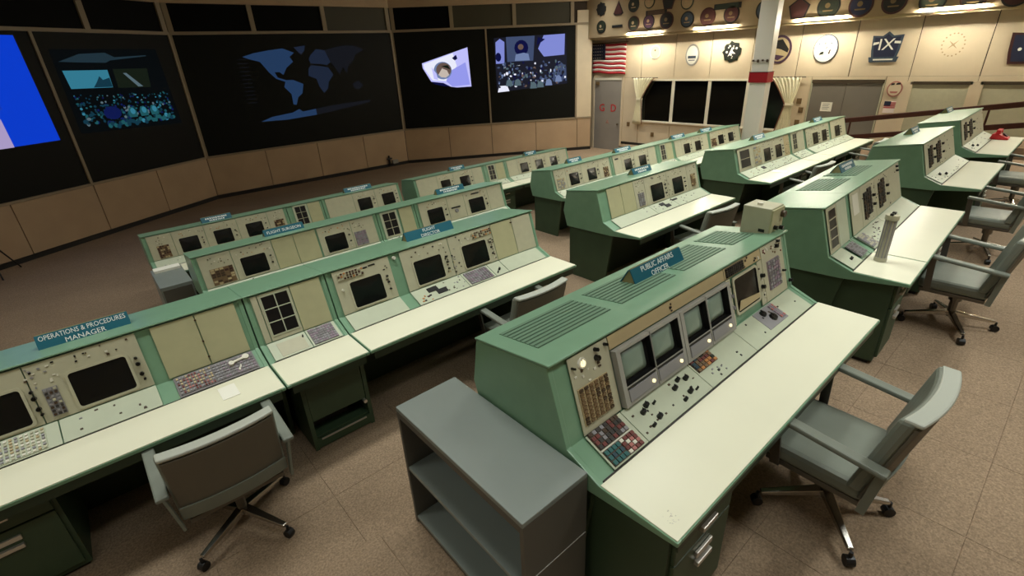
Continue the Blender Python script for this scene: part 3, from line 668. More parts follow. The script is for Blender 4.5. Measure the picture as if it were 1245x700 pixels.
class Console:
    def __init__(s, label, X0, X1, Yf, z0, group, rot=0.0, name='console', worktop='laminate'):
        s.X0 = X0; s.L = X1 - X0
        s.root = empty(name, (X0, Yf, z0), rot); tag(s.root, label, 'console', group)
        r = s.root; L = s.L
        prof = [(.0, .716), (.0, .738), (.35, .738), (.522, .809), (.632, 1.158), (1.10, 1.088), (1.15, .84), (1.09, .65), (.42, .668)]
        for a, b in ((0.0, .028), (L - .028, L)): MB().prism_x(prof, a, b).build('end_panel', 'green', r, bevel=.004)
        hp = [(.352, .70), (.352, .733), (.524, .803), (.634, 1.150), (1.095, 1.083), (1.143, .84), (1.085, .655), (.42, .675)]
        MB().prism_x(hp, .028, L - .028).build('housing', 'green', r)
        MB().box(-.004, L + .004, -.016, .48, .001, .012).build('top_panel', 'green', r, TOP, bevel=.004)
        MB().box(0.029, L - .029, .001, .351, .718, .736).build('worktop_edge', 'green', r)
        MB().box(.029, L - .029, .347, .354, .736, .7432).build('worktop_joint', 'btn_dark', r)
        MB().box(.006, L - .006, .006, .346, .736, .7425).build('worktop', worktop, r, bevel=.002)
        MB().box(.05, L - .05, 1.0, 1.07, 0, .65).build('rear_panel', 'green_base', r)
        MB().box(.05, L - .05, .72, .74, 0, .665).build('modesty_panel', 'green_dark', r)
        for a, b in ((.03, .058), (L - .058, L - .03)): MB().prism_x([(.40, .667), (.50, 0.0), (1.07, 0.0), (1.07, .65)], a, b).build('base_end', 'green_base', r)
        MB().box(.03, L - .03, .012, .02, .655, .718).build('apron', 'green_dark', r)
    def pedestal(s, xa, xb, yf=.17, drawers=2):
        r = s.root; a = xa - s.X0; b = xb - s.X0
        p = MB().box(a, b, yf + .012, .70, .04, .694).build('pedestal', 'green_base', r)
        MB().box(a + .02, b - .02, yf + .04, .68, 0, .04).build('plinth', 'baseboard', r)
        hs = [.20, .42] if drawers == 2 else [.62]
        z = .685
        for h in hs:
            d = MB().box(a + .022, b - .022, yf - .008, yf + .012, z - h + .01, z).build('drawer', 'green_base', r, bevel=.004)
            if drawers == 2:
                MB().box((a + b) / 2 - .06, (a + b) / 2 + .06, yf - .022, yf - .008, z - .075, z - .045).build('handle', 'handle', d, bevel=.003)
                MB().box((a + b) / 2 - .055, (a + b) / 2 + .055, yf - .03, yf - .008, z - .125, z - .1).build('label_holder', 'handle', d, bevel=.003)
            z -= h
        return p
    def open_pedestal(s, xa, xb, yf=.17):
        r = s.root; a = xa - s.X0; b = xb - s.X0
        MB().box(a, a + .03, yf, .70, 0, .694).build('pedestal_side', 'green_base', r); MB().box(b - .03, b, yf, .70, 0, .694).build('pedestal_side', 'green_base', r)
        MB().box(a + .03, b - .03, .66, .70, 0, .694).build('pedestal_back', 'green_dark', r)
        d = MB().box(a + .032, b - .032, yf + .005, yf + .02, .26, .69).build('door', 'green_base', r, bevel=.003)
        MB().box((a + b) / 2 - .04, (a + b) / 2 + .04, yf - .005, yf + .005, .64, .66).build('catch', 'black', d)
        MB().tube((b - .05, yf - .03, .25), (b - .05, yf + .02, .25), .014).build('knob', 'handle', d)
        MB().box(a + .03, b - .03, yf + .02, .66, .10, .115).build('shelf', 'green_base', r)
        MB().box(a + .06, b - .14, yf + .15, .6, .115, .15).build('shelf_box', 'btn_dark', r)
        MB().box(a + .03, b - .03, yf, yf + .015, .02, .10).build('kick_panel', 'green_base', r)
        MB().box(a + .06, b - .06, yf - .006, yf, .085, .098).build('kick_trim', 'handle', r)
    # --- pieces on the inclined planes
    def slab(s, F, xa, xb, t0, t1, mk, name='face_panel', h=.006, bevel=.0015):
        return MB().box(xa - s.X0, xb - s.X0, t0, t1, .001, h).build(name, mk, s.root, F, bevel=bevel)
    def panel(s, xa, xb, mk='cream', t0=.006, t1=.356): return s.slab(FACE, xa, xb, t0, t1, mk)
    def shelf(s, xa, xb, mk='shelf_cream', t0=.006, t1=.178): return s.slab(SHELF, xa, xb, t0, t1, mk, 'shelf_panel')
    def monitor(s, xa, xb, t0=.03, t1=.24, proud=.006, bez='cream', scr='crt', wide=.012):
        w_ = round(xb - xa, 2); h_ = round(t1 - t0, 2)
        def mk():
            return MB().ring(rrect(-w_ / 2 - wide, w_ / 2 + wide, -h_ / 2 - wide, h_ / 2 + wide, .022), rrect(-w_ / 2, w_ / 2, -h_ / 2, h_ / 2, .018), 0, .007, 0, 1).mesh('monitor', [bez, 'black'])
        me = cached(('mon', w_, h_, bez, wide), mk)
        def mk2():
            m = MB(); o = rrect(-w_ / 2, w_ / 2, -h_ / 2, h_ / 2, .018); n = len(o)
            m._a([(a, b, 0) for a, b in o] + [(a * .6, b * .6, .005) for a, b in o] + [(0, 0, .007)],
                 [(i, (i + 1) % n, n + (i + 1) % n, n + i) for i in range(n)] + [(n + i, n + (i + 1) % n, 2 * n) for i in range(n)])
            return m.mesh('screen', [scr], True)
        me2 = cached(('scr', w_, h_, scr), mk2)
        cx = (xa + xb) / 2 - s.X0; cy = (t0 + t1) / 2
        o = link('monitor', me, s.root, FACE @ T(cx, cy, proud)); link('screen', me2, o, T(0, 0, .001))
        return o
    def knob(s, x, t, r=.012, F=FACE, mk='knob_black', h=.022, base=.006):
        me = cached(('knob', r, mk, h), lambda: MB().tube((0, 0, 0), (0, 0, h), r, r * .82, 10).box(-r * .18, r * .18, 0, r * 1.0, h, h + .003).mesh('knob', mk))
        return link('knob', me, s.root, F @ T(x - s.X0, t, base))
    def buttons(s, xa, xb, t0, t1, nx, ny, plate, mats, F=FACE, seed=1, h=.006, fill=.78, name='button_block'):
        rn = random.Random(seed); m = MB(); W = xb - xa; Hh = t1 - t0
        m.box(0, W, 0, Hh, 0, .005, 0)
        for i in range(nx):
            for j in range(ny):
                cx = (i + .5) * W / nx; cy = (j + .5) * Hh / ny; a = W / nx * fill / 2; b = Hh / ny * fill / 2
                m.box(cx - a, cx + a, cy - b, cy + b, .005, .005 + h, 1 + rn.randrange(len(mats)))
        o = m.build(name, [plate] + list(mats), s.root, F @ T(xa - s.X0, t0, .006)); o['kind'] = 'stuff'
        return o
    def dots(s, xa, xb, t0, t1, n, seed=1, F=FACE, mats=('black', 'brown_dk', 'btn_white'), size=.007):
        rn = random.Random(seed); m = MB()
        for k in range(n):
            x = rn.uniform(xa, xb) - s.X0; t = rn.uniform(t0, t1); a = size * rn.uniform(.5, 1.1); b = size * rn.uniform(.4, .9)
            m.box(x - a, x + a, t - b, t + b, .006, .010, rn.randrange(len(mats)))
        o = m.build('switch_group', list(mats), s.root, F); o['kind'] = 'stuff'; return o
    def grid(s, xa, xb, t0, t1, nx=2, ny=3, fr='cream'):
        a = xa - s.X0; W = xb - xa; Hh = t1 - t0; g = .007
        m = MB().box(a - .006, a, t0 - .006, t1 + .006, .006, .010).box(a + W, a + W + .006, t0 - .006, t1 + .006, .006, .010)
        m.box(a, a + W, t1, t1 + .006, .006, .010).box(a, a + W, t0 - .006, t0, .006, .010)
        for i in range(1, nx): m.box(a + W * i / nx - g / 2, a + W * i / nx + g / 2, t0, t1, .006, .010)
        for j in range(1, ny): m.box(a, a + W, t0 + Hh * j / ny - g / 2, t0 + Hh * j / ny + g / 2, .0061, .0098)
        f = m.build('window_frame', fr, s.root, FACE)
        for i in range(nx):
            for j in range(ny):
                MB().box(a + W * i / nx + g / 2, a + W * (i + 1) / nx - g / 2, t0 + Hh * j / ny + g / 2, t0 + Hh * (j + 1) / ny - g / 2, .0062, .0075).build('pane', 'pane_dark', f)
    def monbay(s, xa, xb, seed=1, panel=None, orange=False):
        """a monitor with its panel, knobs and switches; xa..xb is the screen"""
        if panel: s.panel(panel[0], panel[1])
        s.monitor(xa, xb)
        for t in (.20, .15, .09): s.knob(xb + .05, t, .009)
        s.dots(xb + .035, xb + .07, .04, .33, 7, seed)
        if orange: s.buttons(xa - .08, xa + .14, .275, .335, 9, 3, 'cream', ['btn_orange', 'p_maroon', 'brown_dk', 'cream'], seed=seed, fill=.6)
        else: s.dots(xa - .05, xb + .04, .275, .345, 10, seed + 5)

G4, G3, G2, G1 = 'rear row consoles', 'third row consoles', 'second row consoles', 'front row consoles'

# ---- rear row, near console (public affairs)
c = Console('nearest green console with four pale monitors and the public affairs sign on its vented top', 1.14, 3.35, .54, Z4, G4)
def vent(c, xa, xb, t0=.135, t1=.405):
    a = xa - c.X0; b = xb - c.X0
    v = MB().box(a, b, t0, t1, .0121, .0126).build('vent', 'vent_base', c.root, TOP)
    n = 9
    for k in range(n):
        t = t0 + (t1 - t0) * (k + .5) / n
        MB().box(a, b, t - .0095, t + .0095, .0126, .0155).build('slat', 'vent_slat', v)
    return v
for a, b in ((1.225, 1.715), (1.80, 2.28), (2.36, 2.835), (2.92, 3.20)): vent(c, a, b)
c.pedestal(1.20, 1.68, .05)
c.panel(1.245, 1.497)
c.knob(1.322, .308, .027, mk='btn_white', h=.008); c.knob(1.322, .308, .018, mk='lamp_lit', h=.010)
c.knob(1.41, .297, .014); c.knob(1.413, .334, .010); c.knob(1.475, .333, .008); c.knob(1.262, .31, .006)
c.dots(1.26, 1.48, .22, .28, 8, 3)
c.buttons(1.262, 1.452, .045, .212, 6, 9, 'panel_tan', ['brown_btn', 'brown_btn', 'brown_dk', 'brown_btn'], seed=5, fill=.66)
c.panel(1.503, 2.515, 'panel_tan', .292, .356)
c.dots(1.98, 2.02, .30, .34, 4, 4)
for k, (xa, xb) in enumerate(((1.545, 1.735), (1.775, 1.97), (2.055, 2.235), (2.28, 2.465))):
    fr = [1.503, 1.757, 2.012, 2.258, 2.515]
    a, b = fr[k] + .003 - c.X0, fr[k + 1] - .003 - c.X0
    ox = (xa + xb) / 2 - c.X0
    # tall grey surround with a deep well for the tube
    f = MB().ring([(a, .010), (b, .010), (b, .285), (a, .285)], [(xa - .012 - c.X0, .105), (xb + .018 - c.X0, .105), (xb + .018 - c.X0, .270), (xa - .012 - c.X0, .270)], .001, .034, 0, 1).build('monitor', ['frame_grey', 'black'], c.root, FACE)
    MB().box(xa - .012 - c.X0, xb + .018 - c.X0, .105, .270, .0012, .003).build('well', 'black', f)
    w_ = xb - xa - .02
    m = MB(); o_ = rrect(-w_ / 2, w_ / 2, -.068, .068, .02); n = len(o_)
    m._a([(x, y, .0) for x, y in o_] + [(x, y, .010) for x, y in o_] + [(x * .55, y * .55, .017) for x, y in o_] + [(0, 0, .018)],
         [(i, (i + 1) % n, n + (i + 1) % n, n + i) for i in range(n)] + [(n + i, n + (i + 1) % n, 2 * n + (i + 1) % n, 2 * n + i) for i in range(n)] + [(2 * n + i, 2 * n + (i + 1) % n, 3 * n) for i in range(n)])
    m.build('screen', 'crt_pale', f, T(ox - .008, .192, .003), smooth=True)
    MB().box(xa - .01 - c.X0, xb + .01 - c.X0, .028, .086, .034, .040).build('control_strip', 'btn_grey', f, bevel=.002)
    MB().box(xa - .012 - c.X0, xb + .012 - c.X0, .088, .098, .034, .036).build('slot', 'black', f)
    MB().tube((xb - .025 - c.X0, .057, .04), (xb - .025 - c.X0, .057, .048), .009).build('lamp', 'lamp_lit', f)
c.panel(2.521, 2.962, 'panel_tan', .292, .356)
c.buttons(2.535, 2.735, .30, .352, 9, 4, 'btn_dark', ['black', 'btn_dark'], seed=8)
c.dots(2.75, 2.95, .30, .35, 8, 14)
c.panel(2.521, 2.572, 'cream', .006, .286); c.dots(2.53, 2.565, .03, .27, 8, 9, size=.009); c.knob(2.547, .19, .012, mk='btn_grey'); c.knob(2.547, .12, .012, mk='btn_grey')
f = c.monitor(2.60, 2.875, .07, .265, bez='cream', scr='crt', wide=.014)
MB().prism_z([(-.13, -.09), (.13, -.09), (.13, -.06), (-.10, -.035)], .009, .010).build('tan_wedge', 'panel_tan', f)  # slanted tan wedge across the foot of the dark screen
c.panel(2.905, 2.962, 'cream', .006, .286); c.knob(2.935, .193, .014); c.knob(2.927, .124, .014); c.dots(2.915, 2.955, .03, .27, 6, 11)
c.panel(2.968, 3.262, 'cream')
c.buttons(3.022, 3.185, .068, .252, 5, 8, 'btn_mauve', ['btn_mauve', 'btn_grey', 'plate_grey'], seed=12)
c.knob(3.166, .319, .014); c.knob(3.19, .345, .010); c.knob(3.225, .14, .008); c.dots(2.98, 3.25, .27, .35, 16, 13, mats=('black', 'btn_white', 'brown_btn', 'maroon'))
c.knob(3.30, .05, .013)
# inclined shelf of the near console
c.buttons(1.255, 1.447, .097, .182, 8, 4, 'brown_dk', ['btn_dark', 'btn_dark', 'brown_dk', 'maroon', 'btn_grey'], SHELF, 21)
c.slab(SHELF, 1.252, 1.45, .089, .094, 'btn_white', 'divider', .012)
c.buttons(1.255, 1.352, .012, .087, 4, 3, 'brown_dk', ['teal_btn', 'teal_dk', 'teal_btn'], SHELF, 22)
c.buttons(1.354, 1.452, .012, .087, 4, 4, 'brown_dk', ['maroon', 'maroon', 'btn_white', 'p_pink'], SHELF, 23)
c.shelf(1.246, 1.478)
c.shelf(1.482, 2.02); c.shelf(2.024, 2.50); c.shelf(2.504, 3.26)
for x, t, r in ((1.616, .133, .014), (1.573, .116, .014), (1.626, .058, .014), (1.563, .043, .009), (1.882, .138, .012), (1.828, .115, .014), (1.933, .122, .014), (1.886, .06, .014), (1.821, .044, .010), (1.66, .12, .007), (1.93, .05, .006)):
    c.knob(x, t, r, SHELF)
c.dots(1.5, 2.0, .02, .17, 14, 31, SHELF, ('brown_dk', 'black'), .006)
c.buttons(2.035, 2.215, .10, .176, 6, 4, 'brown_dk', ['p_green', 'teal_dk', 'maroon', 'btn_orange', 'brown_btn'], SHELF, 33)
c.dots(2.06, 2.24, .02, .08, 9, 34, SHELF, ('btn_grey', 'black'), .007)
c.dots(2.3, 3.2, .02, .16, 9, 35, SHELF, ('brown_dk', 'black'), .007)
c.slab(SHELF, 2.745, 2.985, .045, .176, 'btn_grey', 'telephone_plate', .009)
c.knob(2.825, .145, .024, SHELF, h=.016); c.knob(2.868, .095, .028, SHELF, h=.018); c.buttons(2.92, 2.975, .06, .165, 3, 5, 'btn_grey', ['btn_mauve', 'p_pink', 'btn_grey'], SHELF, 36)

c.dots(1.19, 1.235, .05, .10, 14, 88, DESK @ T(0, 0, -.0095), ('btn_grey', 'brown_dk'), .0035)
# ---- rear row, second console: a window unit and an indicator unit side by side
def right_console(label, X0, X1, Yf, rot, left_win=True, sh=0.0):
    c = Console(label, X0, X1, Yf, Z4, G4, rot)
    return c
cw = Console('rear row green console unit with a tall dark window strip, beside the nearest console', 4.03, 4.56, .545, Z4, G4, R(2.0))
cw.panel(4.07, 4.29); cw.panel(4.296, 4.525, 'shelf_cream'); cw.grid(4.10, 4.26, .04, .335, 1, 4)
cw.shelf(4.07, 4.30); cw.buttons(4.34, 4.50, .03, .165, 6, 6, 'btn_grey', ['btn_grey', 'plate_grey'], SHELF, 3); cw.knob(4.20, .07, .012, SHELF)
cw.pedestal(4.10, 4.52, .08)
ci = Console('rear row green console with two dark indicator columns, right of the canister', 4.565, 6.25, .564, Z4, G4, R(2.0))
vent(ci, 4.66, 5.2); vent(ci, 5.35, 5.9)
ci.panel(4.63, 4.90); ci.panel(4.906, 5.32); ci.panel(5.326, 5.75); ci.panel(5.756, 6.19)
ci.slab(FACE, 4.68, 4.83, .16, .33, 'btn_white', 'white_card', .009)
def indicator(c, xa, xb, t0, t1, seed):
    c.buttons(xa, (xa + xb) / 2 - .004, t0, t1, 2, 7, 'black', ['btn_dark', 'brown_dk', 'black'], seed=seed, fill=.8, name='indicator_column')
    c.buttons((xa + xb) / 2 + .004, xb, t0 + .02, t1 + .02, 2, 7, 'black', ['btn_dark', 'brown_dk', 'black'], seed=seed + 1, fill=.8, name='indicator_column')
indicator(ci, 4.97, 5.19, .06, .29, 41); indicator(ci, 5.42, 5.62, .06, .29, 43)
for x in (5.25, 5.7): ci.knob(x, .22, .014); ci.knob(x, .14, .014)
ci.knob(6.1, .33, .012); ci.knob(6.1, .29, .012); ci.dots(4.9, 6.1, .03, .34, 26, 44)
ci.shelf(4.63, 5.3); ci.shelf(5.306, 6.19); ci.dots(4.66, 5.3, .02, .16, 30, 45, SHELF, ('btn_grey', 'brown_dk'), .008); ci.buttons(4.63, 4.78, .02, .16, 7, 7, 'btn_grey', ['btn_grey', 'cream'], SHELF, 46)
ci.pedestal(5.72, 6.18, .08)
for nm, X0, X1, Yf, sd in (('far rear row console with cream worktop and open knee space, second from the right', 7.30, 9.0, .66, 51), ('farthest rear row console with a red telephone on its worktop', 9.65, 11.5, .73, 61)):
    c = Console(nm, X0, X1, Yf, Z4, G4, R(.8))
    c.panel(X0 + .06, X0 + .8); c.panel(X0 + .806, X1 - .06)
    indicator(c, X0 + .22, X0 + .42, .06, .29, sd); indicator(c, X0 + .62, X0 + .84, .06, .29, sd + 2)
    for x in (X0 + .5, X0 + .95): c.knob(x, .25, .016); c.knob(x, .15, .016)
    c.dots(X0 + .1, X1 - .1, .03, .34, 30, sd + 4)
    c.shelf(X0 + .06, X1 - .06); c.knob(X0 + .35, .1, .018, SHELF); c.knob(X0 + .5, .06, .016, SHELF); c.dots(X0 + .1, X1 - .2, .02, .16, 16, sd + 5, SHELF, ('btn_grey', 'black'), .008)
    c.pedestal(X1 - .55, X1 - .08, .08)

# ---- third row, left block (three units)
Y3 = 2.98
c = Console('third row console at the left edge carrying the operations and procedures manager sign', -1.30, .553, Y3, Z3, G3)
c.panel(-1.24, -.61); c.panel(-.604, -.075); c.panel(.005, .25, 'cream_tan'); c.panel(.256, .498, 'cream_tan')
c.monitor(-.93, -.655, wide=.014); c.monitor(-.44, -.16, wide=.014)
for x0 in (-.655, -.16):
    c.knob(x0 + .045, .205, .010); c.knob(x0 + .045, .165, .014); c.knob(x0 + .045, .10, .014); c.knob(x0 + .05, .065, .009)
c.buttons(-.565, -.50, .03, .20, 3, 8, 'btn_grey', ['btn_dark', 'btn_grey', 'brown_dk', 'cream'], seed=71, fill=.6)
c.dots(-.62, -.46, .20, .34, 18, 72, mats=('black', 'brown_dk', 'btn_white', 'btn_grey')); c.dots(-.4, -.1, .265, .345, 10, 73)
for t in (.06, .17, .32): c.knob(.253, t, .007, mk='brown_dk', h=.008)
c.shelf(-1.24, -.56); c.shelf(-.554, -.075); c.shelf(.02, .50, 'plate_grey')
c.buttons(-1.2, -.62, .015, .165, 26, 7, 'shelf_cream', ['cream', 'btn_grey', 'panel_tan', 'btn_white'], SHELF, 74, fill=.6)
c.slab(SHELF, -1.05, -.86, .06, .10, 'black', 'handset', .03, .008)
c.buttons(.03, .235, .02, .165, 12, 6, 'plate_grey', ['maroon', 'p_pink', 'panel_tan', 'btn_grey'], SHELF, 75, fill=.62)
c.buttons(.24, .49, .02, .165, 14, 6, 'plate_grey', ['plate_grey', 'btn_grey', 'btn_mauve'], SHELF, 76, fill=.62)
c.dots(-.5, -.1, .03, .16, 8, 77, SHELF, ('brown_dk', 'btn_grey'), .008)
c.pedestal(-1.14, -.665, .17)
c = Console('narrow third row console unit with six dark panes above an open pedestal', .562, 1.142, Y3, Z3, G3)
c.panel(.605, .645); c.panel(.651, .872); c.panel(.878, 1.10, 'cream_tan'); c.grid(.668, .856, .045, .335, 2, 3, 'shelf_cream')
c.shelf(.605, .872); c.slab(SHELF, .66, .85, .02, .15, 'cream', 'card', .008); c.shelf(.878, 1.10); c.knob(.845, .13, .006, SHELF)
c.buttons(.892, 1.075, .015, .168, 9, 7, 'btn_grey', ['btn_grey', 'plate_grey', 'btn_mauve'], SHELF, 78)
c.open_pedestal(.662, 1.14)
c = Console('third row console with three dark monitors and the flight director sign', 1.151, 3.335, Y3, Z3, G3)
c.monbay(1.31, 1.58, 81, (1.20, 1.685), True); c.monbay(1.89, 2.17, 82, (1.79, 2.275)); c.monbay(2.40, 2.68, 83, (2.281, 2.775))
c.buttons(2.545, 2.77, .275, .335, 9, 3, 'cream', ['btn_orange', 'p_maroon', 'brown_dk', 'cream'], seed=84, fill=.6)
c.dots(2.2, 2.36, .03, .25, 22, 85, mats=('black', 'panel_tan', 'btn_grey')); c.dots(2.71, 2.77, .03, .25, 12, 86, mats=('black', 'brown_dk'))
c.panel(2.781, 3.04, 'cream_tan'); c.panel(3.046, 3.29); c.knob(3.03, .32, .007, mk='brown_dk')
c.knob(1.245, .20, .010, mk='btn_white'); c.knob(1.735, .325, .016, mk='btn_white', base=.0)
for x, t in ((1.46, .32), (1.53, .325)): c.slab(FACE, x - .03, x + .03, t - .006, t + .006, 'black', 'meter_slot', .009)
c.shelf(1.20, 1.685, 'shelf_cream'); c.shelf(1.79, 2.31); c.shelf(2.316, 2.62); c.shelf(2.626, 2.775); c.shelf(2.781, 3.27)
c.slab(SHELF, 1.93, 2.03, .10, .15, 'black', 'telephone_dial', .014); c.slab(SHELF, 2.0, 2.10, .05, .10, 'black', 'telephone_dial', .014); c.dots(1.82, 1.93, .02, .09, 8, 87, SHELF, ('p_maroon', 'btn_orange', 'black'), .010); c.dots(2.08, 2.30, .03, .16, 14, 88, SHELF, ('brown_dk', 'btn_grey'), .007)
c.buttons(2.335, 2.595, .015, .165, 10, 7, 'btn_grey', ['btn_grey', 'btn_mauve', 'plate_grey'], SHELF, 89)
c.knob(2.70, .07, .012, SHELF); c.knob(2.66, .04, .008, SHELF)
c.pedestal(2.78, 3.26, .17)
# ---- third row, middle block
c = Console('third row console with a bare tan panel and two monitors, standing between the two aisles', 4.37, 6.53, Y3, Z3, G3)
c.panel(4.53, 4.78, 'cream_tan'); c.panel(4.786, 5.03, 'cream_tan'); c.panel(5.036, 5.25); c.buttons(5.09, 5.21, .03, .19, 3, 7, 'btn_grey', ['btn_grey', 'plate_grey'], seed=91); c.dots(5.06, 5.23, .2, .34, 14, 92)
c.monbay(5.36, 5.63, 93, (5.256, 5.74)); c.monbay(5.85, 6.09, 94, (5.746, 6.22)); c.panel(6.226, 6.48); c.buttons(6.30, 6.41, .05, .22, 3, 7, 'brown_btn', ['brown_btn', 'panel_tan'], seed=95); c.dots(6.24, 6.46, .25, .34, 8, 96); c.dots(5.68, 5.83, .03, .3, 16, 97)
c.shelf(4.5, 5.25); c.shelf(5.256, 5.74); c.shelf(5.746, 6.48); c.slab(SHELF, 5.44, 5.53, .10, .15, 'black', 'telephone_dial', .014); c.slab(SHELF, 5.50, 5.60, .05, .10, 'black', 'telephone_dial', .014); c.slab(SHELF, 5.72, 5.84, .12, .15, 'black', 'slot', .009); c.dots(4.9, 6.4, .02, .16, 24, 98, SHELF, ('btn_grey', 'brown_dk'), .008)
c.pedestal(6.0, 6.47, .17)
# ---- third row, right block
c = Console('long third row console with a dark double window at its aisle end, right block', 7.60, 9.58, Y3, Z3, G3)
c.panel(7.68, 8.16); c.grid(7.75, 8.06, .05, .32, 1, 2); c.buttons(8.2, 8.42, .05, .32, 5, 7, 'cream', ['panel_tan', 'cream', 'btn_grey'], seed=101); c.panel(8.165, 8.44)
c.monbay(8.53, 8.77, 102, (8.446, 8.88)); c.monbay(8.96, 9.20, 103, (8.886, 9.33)); c.panel(9.336, 9.54, 'panel_tan'); c.dots(9.35, 9.53, .03, .34, 24, 104, mats=('brown_dk', 'btn_white', 'panel_tan'))
c.shelf(7.68, 8.5); c.shelf(8.506, 9.54); c.slab(SHELF, 8.3, 8.4, .08, .14, 'black', 'telephone_dial', .014); c.dots(7.8, 9.5, .02, .16, 40, 105, SHELF, ('btn_grey', 'brown_dk', 'panel_tan'), .009)
c.pedestal(9.05, 9.5, .17)
c = Console('narrow third row unit with a dark pane strip, middle of the right block', 9.59, 10.22, Y3, Z3, G3)
c.panel(9.63, 9.9); c.panel(9.906, 10.18); c.grid(9.71, 9.86, .06, .33, 2, 3); c.shelf(9.63, 10.18); c.dots(9.65, 10.15, .02, .16, 18, 106, SHELF, ('btn_grey', 'brown_dk'), .009)
c = Console('third row console at the far right end of the right block, with three monitors', 10.23, 12.35, Y3, Z3, G3)
c.panel(10.28, 10.5); c.monbay(10.57, 10.82, 107, (10.506, 10.92)); c.monbay(11.02, 11.25, 108, (10.926, 11.4)); c.monbay(11.69, 11.96, 109, (11.5, 12.3)); c.dots(10.3, 10.5, .03, .34, 14, 110)
c.shelf(10.28, 11.3); c.shelf(11.306, 12.3); c.dots(10.4, 12.2, .02, .16, 40, 111, SHELF, ('btn_grey', 'brown_dk', 'panel_tan'), .009)
c.pedestal(11.8, 12.28, .17)

# ---- second and front rows
def std(label, X0, X1, Yf, z0, group, mons, seed, tans=(), grids=(), plates=(), worktop='laminate', shelf=True):
    c = Console(label, X0, X1, Yf, z0, group)
    for k, (a, b) in enumerate(mons): c.monitor(a, b); c.knob(b + .05, .19, .011); c.knob(b + .05, .11, .011); c.dots(b + .03, b + .08, .03, .3, 8, seed + k); c.dots(a - .03, b + .03, .27, .34, 10, seed + 20 + k, mats=('brown_dk', 'btn_orange', 'black', 'btn_white'))
    cuts = [X0 + .05]
    for a, b in mons:
        if a - .07 > cuts[-1] + .08: cuts.append(a - .07)
        cuts.append(b + .10)
    if X1 - .05 > cuts[-1] + .05: cuts.append(X1 - .05)
    for a, b in zip(cuts[:-1], cuts[1:]):
        if any(a < g[1] and b > g[0] for g in tans): continue
        c.panel(a + .003, b - .003)
    for a, b in tans: c.panel(a, b, 'cream_tan')
    for a, b in grids: c.panel(a - .03, b + .03, 'shelf_cream', .006, .357); c.grid(a, b, .03, .335, 2, 3)
    for a, b, pm, bm in plates: c.buttons(a, b, .02, .2, 5, 7, pm, bm, seed=seed + 40); c.dots(a, b, .22, .34, 10, seed + 41)
    c.shelf(X0 + .05, (X0 + X1) / 2 - .003); c.shelf((X0 + X1) / 2 + .003, X1 - .05)
    c.dots(X0 + .08, X1 - .08, .02, .16, 24, seed + 50, SHELF, ('btn_grey', 'brown_dk', 'btn_white'), .009)
    c.pedestal(X1 - .56, X1 - .09, .17)
    return c
Y2 = 5.37; BR = ['brown_btn', 'brown_dk', 'panel_tan', 'p_maroon']; GR = ['btn_grey', 'plate_grey', 'btn_mauve']
std('second row console at the left with the flight surgeon sign', .57, 2.735, Y2, Z2, G2, [(1.02, 1.29), (2.0, 2.26)], 201, plates=[(.70, .93, 'brown_btn', BR), (2.38, 2.54, 'btn_grey', GR)], tans=[(1.395, 1.64), (1.646, 1.91)])
std('narrow second row unit with six dark panes, left block', 2.745, 3.315, Y2, Z2, G2, [], 221, tans=[(3.07, 3.27)], grids=[(2.82, 3.01)])
c = std('second row console at the aisle end of the left block with two monitors', 3.325, 4.93, Y2, Z2, G2, [(3.49, 3.75), (4.22, 4.50)], 241)
c.knob(3.98, .13, .03, mk='btn_grey'); c.slab(FACE, 3.9, 4.06, .17, .19, 'black', 'meter_slot', .012); c.slab(FACE, 4.3, 4.44, .30, .32, 'black', 'meter_slot', .012)
std('second row console beginning the right block, its green end facing the aisle', 6.02, 7.62, Y2, Z2, G2, [(6.43, 6.67), (6.91, 7.15)], 261, plates=[(6.12, 6.30, 'cream', ['panel_tan', 'cream', 'btn_grey']), (7.36, 7.5, 'brown_btn', BR)])
c = std('second row console behind the third row sign with two close monitors', 7.63, 9.12, Y2, Z2, G2, [(8.0, 8.23), (8.47, 8.71)], 281); c.slab(FACE, 7.74, 7.84, .27, .3, 'black', 'meter_slot', .012)
std('narrow second row unit with a dark pane strip, right block', 9.13, 9.73, Y2, Z2, G2, [], 301, grids=[(9.27, 9.42)], tans=[(9.46, 9.69)])
std('second row console under the middle of the dark windows', 9.74, 11.2, Y2, Z2, G2, [(10.12, 10.36), (10.58, 10.82)], 321)
std('second row console at the far right, ending beside the pillar', 11.21, 12.72, Y2, Z2, G2, [(11.61, 11.86), (12.09, 12.34)], 341, plates=[(11.3, 11.52, 'brown_btn', BR)])
Y1 = 7.9
std('front row console at the far left with three monitors', .32, 2.34, Y1, Z1, G1, [(.75, 1.0), (1.21, 1.46), (1.67, 1.92)], 401, plates=[(.46, .61, 'brown_btn', BR), (2.1, 2.25, 'brown_btn', BR)])
std('narrow front row unit with six dark panes, left block', 2.35, 2.94, Y1, Z1, G1, [], 421, grids=[(2.47, 2.65)], tans=[(2.69, 2.90)])
std('front row console with two monitors at the aisle end of the left block', 2.95, 4.45, Y1, Z1, G1, [(3.57, 3.83), (4.05, 4.30)], 441)
std('front row console beginning the right block with two monitors', 4.78, 6.5, Y1, Z1, G1, [(5.37, 5.60), (5.84, 6.09)], 461)
std('narrow front row unit with a dark pane strip, right block', 6.51, 7.10, Y1, Z1, G1, [], 481, grids=[(6.63, 6.79)], tans=[(6.83, 7.06)])
std('front row console at the right end with three monitors', 7.11, 9.13, Y1, Z1, G1, [(7.53, 7.77), (8.0, 8.24), (8.48, 8.72)], 501)

